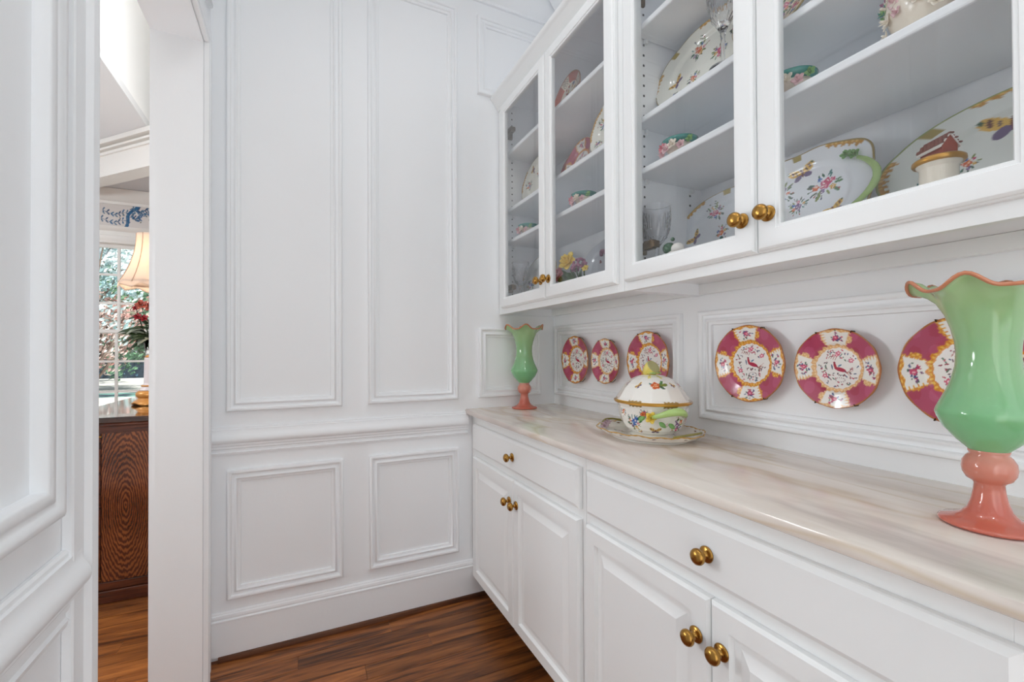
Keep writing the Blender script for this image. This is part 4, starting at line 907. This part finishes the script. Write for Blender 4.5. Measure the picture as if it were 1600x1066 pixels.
V, F = lathe([(.050, .1085), (.050, .118), (.043, .122), (.040, .130), (.038, .270), (.036, .282)], 48); mesh('column', V, F, PINKW, lp, smooth=True, local=True)
V, F = lathe([(.051, .1085), (.053, .113), (.050, .118)], 48); mesh('gilt_ring', V, F, OCH, lp, smooth=True, local=True)
V, F = lathe([(.036, .2825), (.032, .292), (.018, .298), (.005, .302), (.004, .96), (.0001, .965)], 24); mesh('stem', V, F, OCH, lp, smooth=True, local=True)
SHADE = bpy.data.materials.new('silk_shade'); SHADE.use_nodes = True; nt = SHADE.node_tree; nt.nodes.clear()
o_ = nt.nodes.new('ShaderNodeOutputMaterial'); mx = nt.nodes.new('ShaderNodeMixShader'); df = nt.nodes.new('ShaderNodeBsdfDiffuse'); tl = nt.nodes.new('ShaderNodeBsdfTranslucent')
df.inputs[0].default_value = (*lin((238, 224, 210)), 1); tl.inputs[0].default_value = (*lin((244, 228, 210)), 1); mx.inputs[0].default_value = .5
nt.links.new(df.outputs[0], mx.inputs[1]); nt.links.new(tl.outputs[0], mx.inputs[2]); nt.links.new(mx.outputs[0], o_.inputs[0])
BRAID = mat('shade_braid', (190, 160, 138), .7)
def shr(z):
    t = (z - .72) / .30; return .152 - .078 * (1 - max(0, 1 - t) ** 2.1)
def shmod(t, r, z):
    k = abs(math.cos(4 * t)); return r * (1 + .03 * k), z
V, F = lathe([(shr(.72 + .30 * i / 14), .72 + .30 * i / 14) for i in range(15)], 96, mod=shmod, close=False); sh = mesh('shade', V, F, SHADE, lp, smooth=True, local=True, solid=.002, label='cream silk bell shade')
V, F = [], []
for j in range(97):
    t = 2 * PI * j / 96
    for k in range(4):
        rr_, _ = shmod(t, .153 + .004 * k / 3, 0); V.append((rr_ * math.cos(t), rr_ * math.sin(t), .72 - k / 3 * (.022 + .014 * abs(math.sin(4 * t + .4))) + .012 * abs(math.cos(4 * t))))
F = [(4 * j + k, 4 * j + k + 1, 4 * j + k + 5, 4 * j + k + 4) for j in range(96) for k in range(3)]
mesh('scalloped_valance', V, F, SHADE, sh, smooth=True, local=True, solid=.0015)
for k in range(8):
    t = k * PI / 4 + PI / 8; V, F = tube([(shr(.72 + .3 * i / 10) * (1.03 if 1 else 1) * math.cos(t), shr(.72 + .3 * i / 10) * 1.03 * math.sin(t), .72 + .3 * i / 10) for i in range(11)], .0022, 6); mesh('seam_braid', V, F, BRAID, sh, local=True)
light('lamp_bulb_glow', 'POINT', (-.812, 3.36, 1.78), 1.7, (1, .88, .74), .035)
light('lamp_bulb_glow', 'POINT', (-.812, 3.36, 1.66), .8, (1, .88, .74), .03)
fv = empty('flower_vase', (-.86, 3.56, .8905), 'glass vase of red flowers and dark leaves behind the lamp column', 'vase'); ORG[fv.name] = Vector((0, 0, 0))
V, F = lathe([(.0001, 0), (.035, 0), (.038, .01), (.034, .1), (.03, .2), (.034, .30), (.046, .39), (.043, .39), (.031, .30), (.027, .2), (.03, .02), (.0001, .015)], 32, close=False); mesh('glass_vase', V, F, CRYSTAL, fv, smooth=True, local=True)
RED = mat('red_petal', (140, 22, 36), .45); LEAFD = mat('dark_leaf', (36, 56, 26), .4); RUST = mat('rust_lily_petal', (150, 70, 56), .45); LFG = mat('grey_green_leaf', (150, 158, 140), .5)
VR = random.Random(12)
for k in range(30):
    a = VR.uniform(2.2, 5.2) if k < 22 else VR.uniform(0, 6.28); p0 = (.02 * math.cos(a), .02 * math.sin(a), .37 + VR.uniform(0, .14)); L = VR.uniform(.09, .17)
    V, F = leafm(p0, (math.cos(a), math.sin(a) * .7, VR.uniform(-.6, .5)), (0, -.4, 1), L, VR.uniform(.018, .03), .25); mesh('leaf', V, F, LEAFD if k % 4 else LFG, fv, smooth=True, local=True, solid=.001)
for k, (x, y_, z, m_, r_) in enumerate(((-.060, -.05, .535, RED, .022), (-.025, -.06, .525, RED, .022), (-.045, -.04, .61, RUST, .032), (-.075, -.03, .59, RED, .018), (.0, -.05, .60, RUST, .03), (.03, 0, .55, RED, .024))):
    V, F = rose((x, y_, z), (-.3 + x, -1, .5), r_, k, 2); mesh('flower', V, F, m_, fv, smooth=True, local=True, solid=.001)
    V, F = tube([(0, 0, .2), (x * .3, y_ * .3, .38), (x, y_, z)], .002, 5); mesh('stem', V, F, LEAFD, fv, local=True)

# ================================================================ OUTDOORS
def gmat(name, c1, c2, sc, rough=.9):
    m = mat(name, c1, rough); tc = nd(m, 'ShaderNodeTexCoord'); n = nd(m, 'ShaderNodeTexNoise', Scale=sc, Detail=6); lk(m, tc.outputs['Object'], n.inputs['Vector'])
    cr = nd(m, 'ShaderNodeValToRGB'); e = cr.color_ramp.elements; e[0].position = .42; e[0].color = (*lin(c1), 1); e[1].position = .58; e[1].color = (*lin(c2), 1); lk(m, n.outputs['Fac'], cr.inputs[0]); lk(m, cr.outputs[0], bsdf(m).inputs['Base Color']); return m
box('ground', (-60, 40, 5.4, 120, -.9, -.5), gmat('pale_lawn', (214, 214, 206), (232, 232, 226), .6), kind='structure')  # near-white ground tone mottled by noise
tag(box('teal_strip', (-30, 10, 22, 24, -.52, -.47), gmat('mottled_teal', (44, 62, 74), (126, 176, 164), 1.6)), 'low dark teal strip crossing the pale lawn outside', 'garden bed')  # flat strip in mottled dark teal across the ground
def hedge():
    V, F = [], []; r = random.Random(2); L = []
    for k in range(2600):
        x = r.uniform(-22, -6); y_ = r.uniform(38, 39.2); z = r.uniform(-.5, 1.0) ; s = r.uniform(.08, .16); a = Vector((r.gauss(0, 1), r.gauss(0, 1), r.gauss(0, 1))).normalized(); b = a.orthogonal().normalized(); c = a.cross(b); p = Vector((x, y_, z)); n = len(V)
        V += [tuple(p + b * s), tuple(p + c * s * .5), tuple(p - b * s), tuple(p - c * s * .5)]; F.append((n, n + 1, n + 2, n + 3))
    e = empty('clipped_hedge', (-14, 38.6, -.5), 'long low dark clipped hedge beyond the lawn', 'hedge')
    mesh('foliage', V, F, gmat('hedge_leaf', (34, 60, 84), (60, 92, 110), 3), e, recalc=False, kind='stuff'); box('hedge_core', (-22, -6, 38.15, 39.05, -.5, .9), mat('hedge_core_leaf', (30, 48, 62), .9), e)
hedge()
BARK = gmat('bark', (86, 72, 62), (120, 104, 92), 6)
def tree(x, y_, h, cr, cz, nleaf, lm, label, seed, ls=.1, sub=1.0):
    r = random.Random(seed); e = empty('garden_tree', (x, y_, -.5), label, 'tree', 'trees seen through the dining window'); ORG[e.name] = Vector((0, 0, 0))
    L = [tube([(0, 0, 0), (.05, 0, h * .3), (.02, 0, h * .55)], .1, 7, [.09, .07, .05])]
    for k in range(9):
        a = r.uniform(0, 6.28); z0 = h * r.uniform(.1, .4); L.append(tube([(0, 0, z0), (cr * .35 * math.cos(a), cr * .35 * math.sin(a), z0 + h * .22), (cr * .75 * math.cos(a), cr * .75 * math.sin(a), z0 + h * .42)], .03, 5, [.05, .035, .015]))
    V, F = join(*L); mesh('trunk', V, F, BARK, e, smooth=True, local=True)
    V, F = [], []
    cl = [(Vector((r.gauss(0, .45) * cr, r.gauss(0, .45) * cr, cz + r.gauss(0, .42) * cr * sub)), r.uniform(.25, .5) * cr) for _ in range(26)]
    for k in range(nleaf):
        c, q = cl[k % 26]; d = Vector((r.gauss(0, 1), r.gauss(0, 1), r.gauss(0, 1))).normalized(); p = c + d * q * r.uniform(.5, 1); s = ls * r.uniform(.6, 1.3)
        a = Vector((r.gauss(0, 1), r.gauss(0, 1), r.gauss(0, 1))).normalized(); b = a.orthogonal().normalized(); c2 = a.cross(b); n = len(V)
        V += [tuple(p + b * s), tuple(p + c2 * s * .45), tuple(p - b * s), tuple(p - c2 * s * .45)]; F.append((n, n + 1, n + 2, n + 3))
    mesh('crown', V, F, lm, e, recalc=False, local=True, kind='stuff')
LG = gmat('silvery_leaf', (150, 184, 188), (232, 243, 245), 1.2); LG2 = gmat('green_leaf', (56, 96, 70), (110, 150, 116), 1.2); LR = gmat('reddish_leaf', (170, 124, 116), (214, 196, 188), 1.2)
tree(-5.7, 17, 7.0, 2.3, 4.9, 6500, LG, 'tall silvery leafed tree closest to the dining window', 1, .085)
tree(-6.5, 20.2, 5.0, 1.7, 2.5, 5000, LR, 'reddish twiggy tree at the left of the dining window', 2, .08)
tree(-6.2, 26, 5.5, 2.0, 2.6, 5000, LG2, 'green leafed tree in the middle distance', 3, .10)
tree(-10.2, 32, 8, 2.8, 4.8, 6000, LG2, 'broad dark green tree at the left of the lawn edge', 4, .15)
tree(-9.0, 46, 11, 4.2, 8.0, 6500, LG, 'farthest tall pale tree behind the hedge', 5, .16)
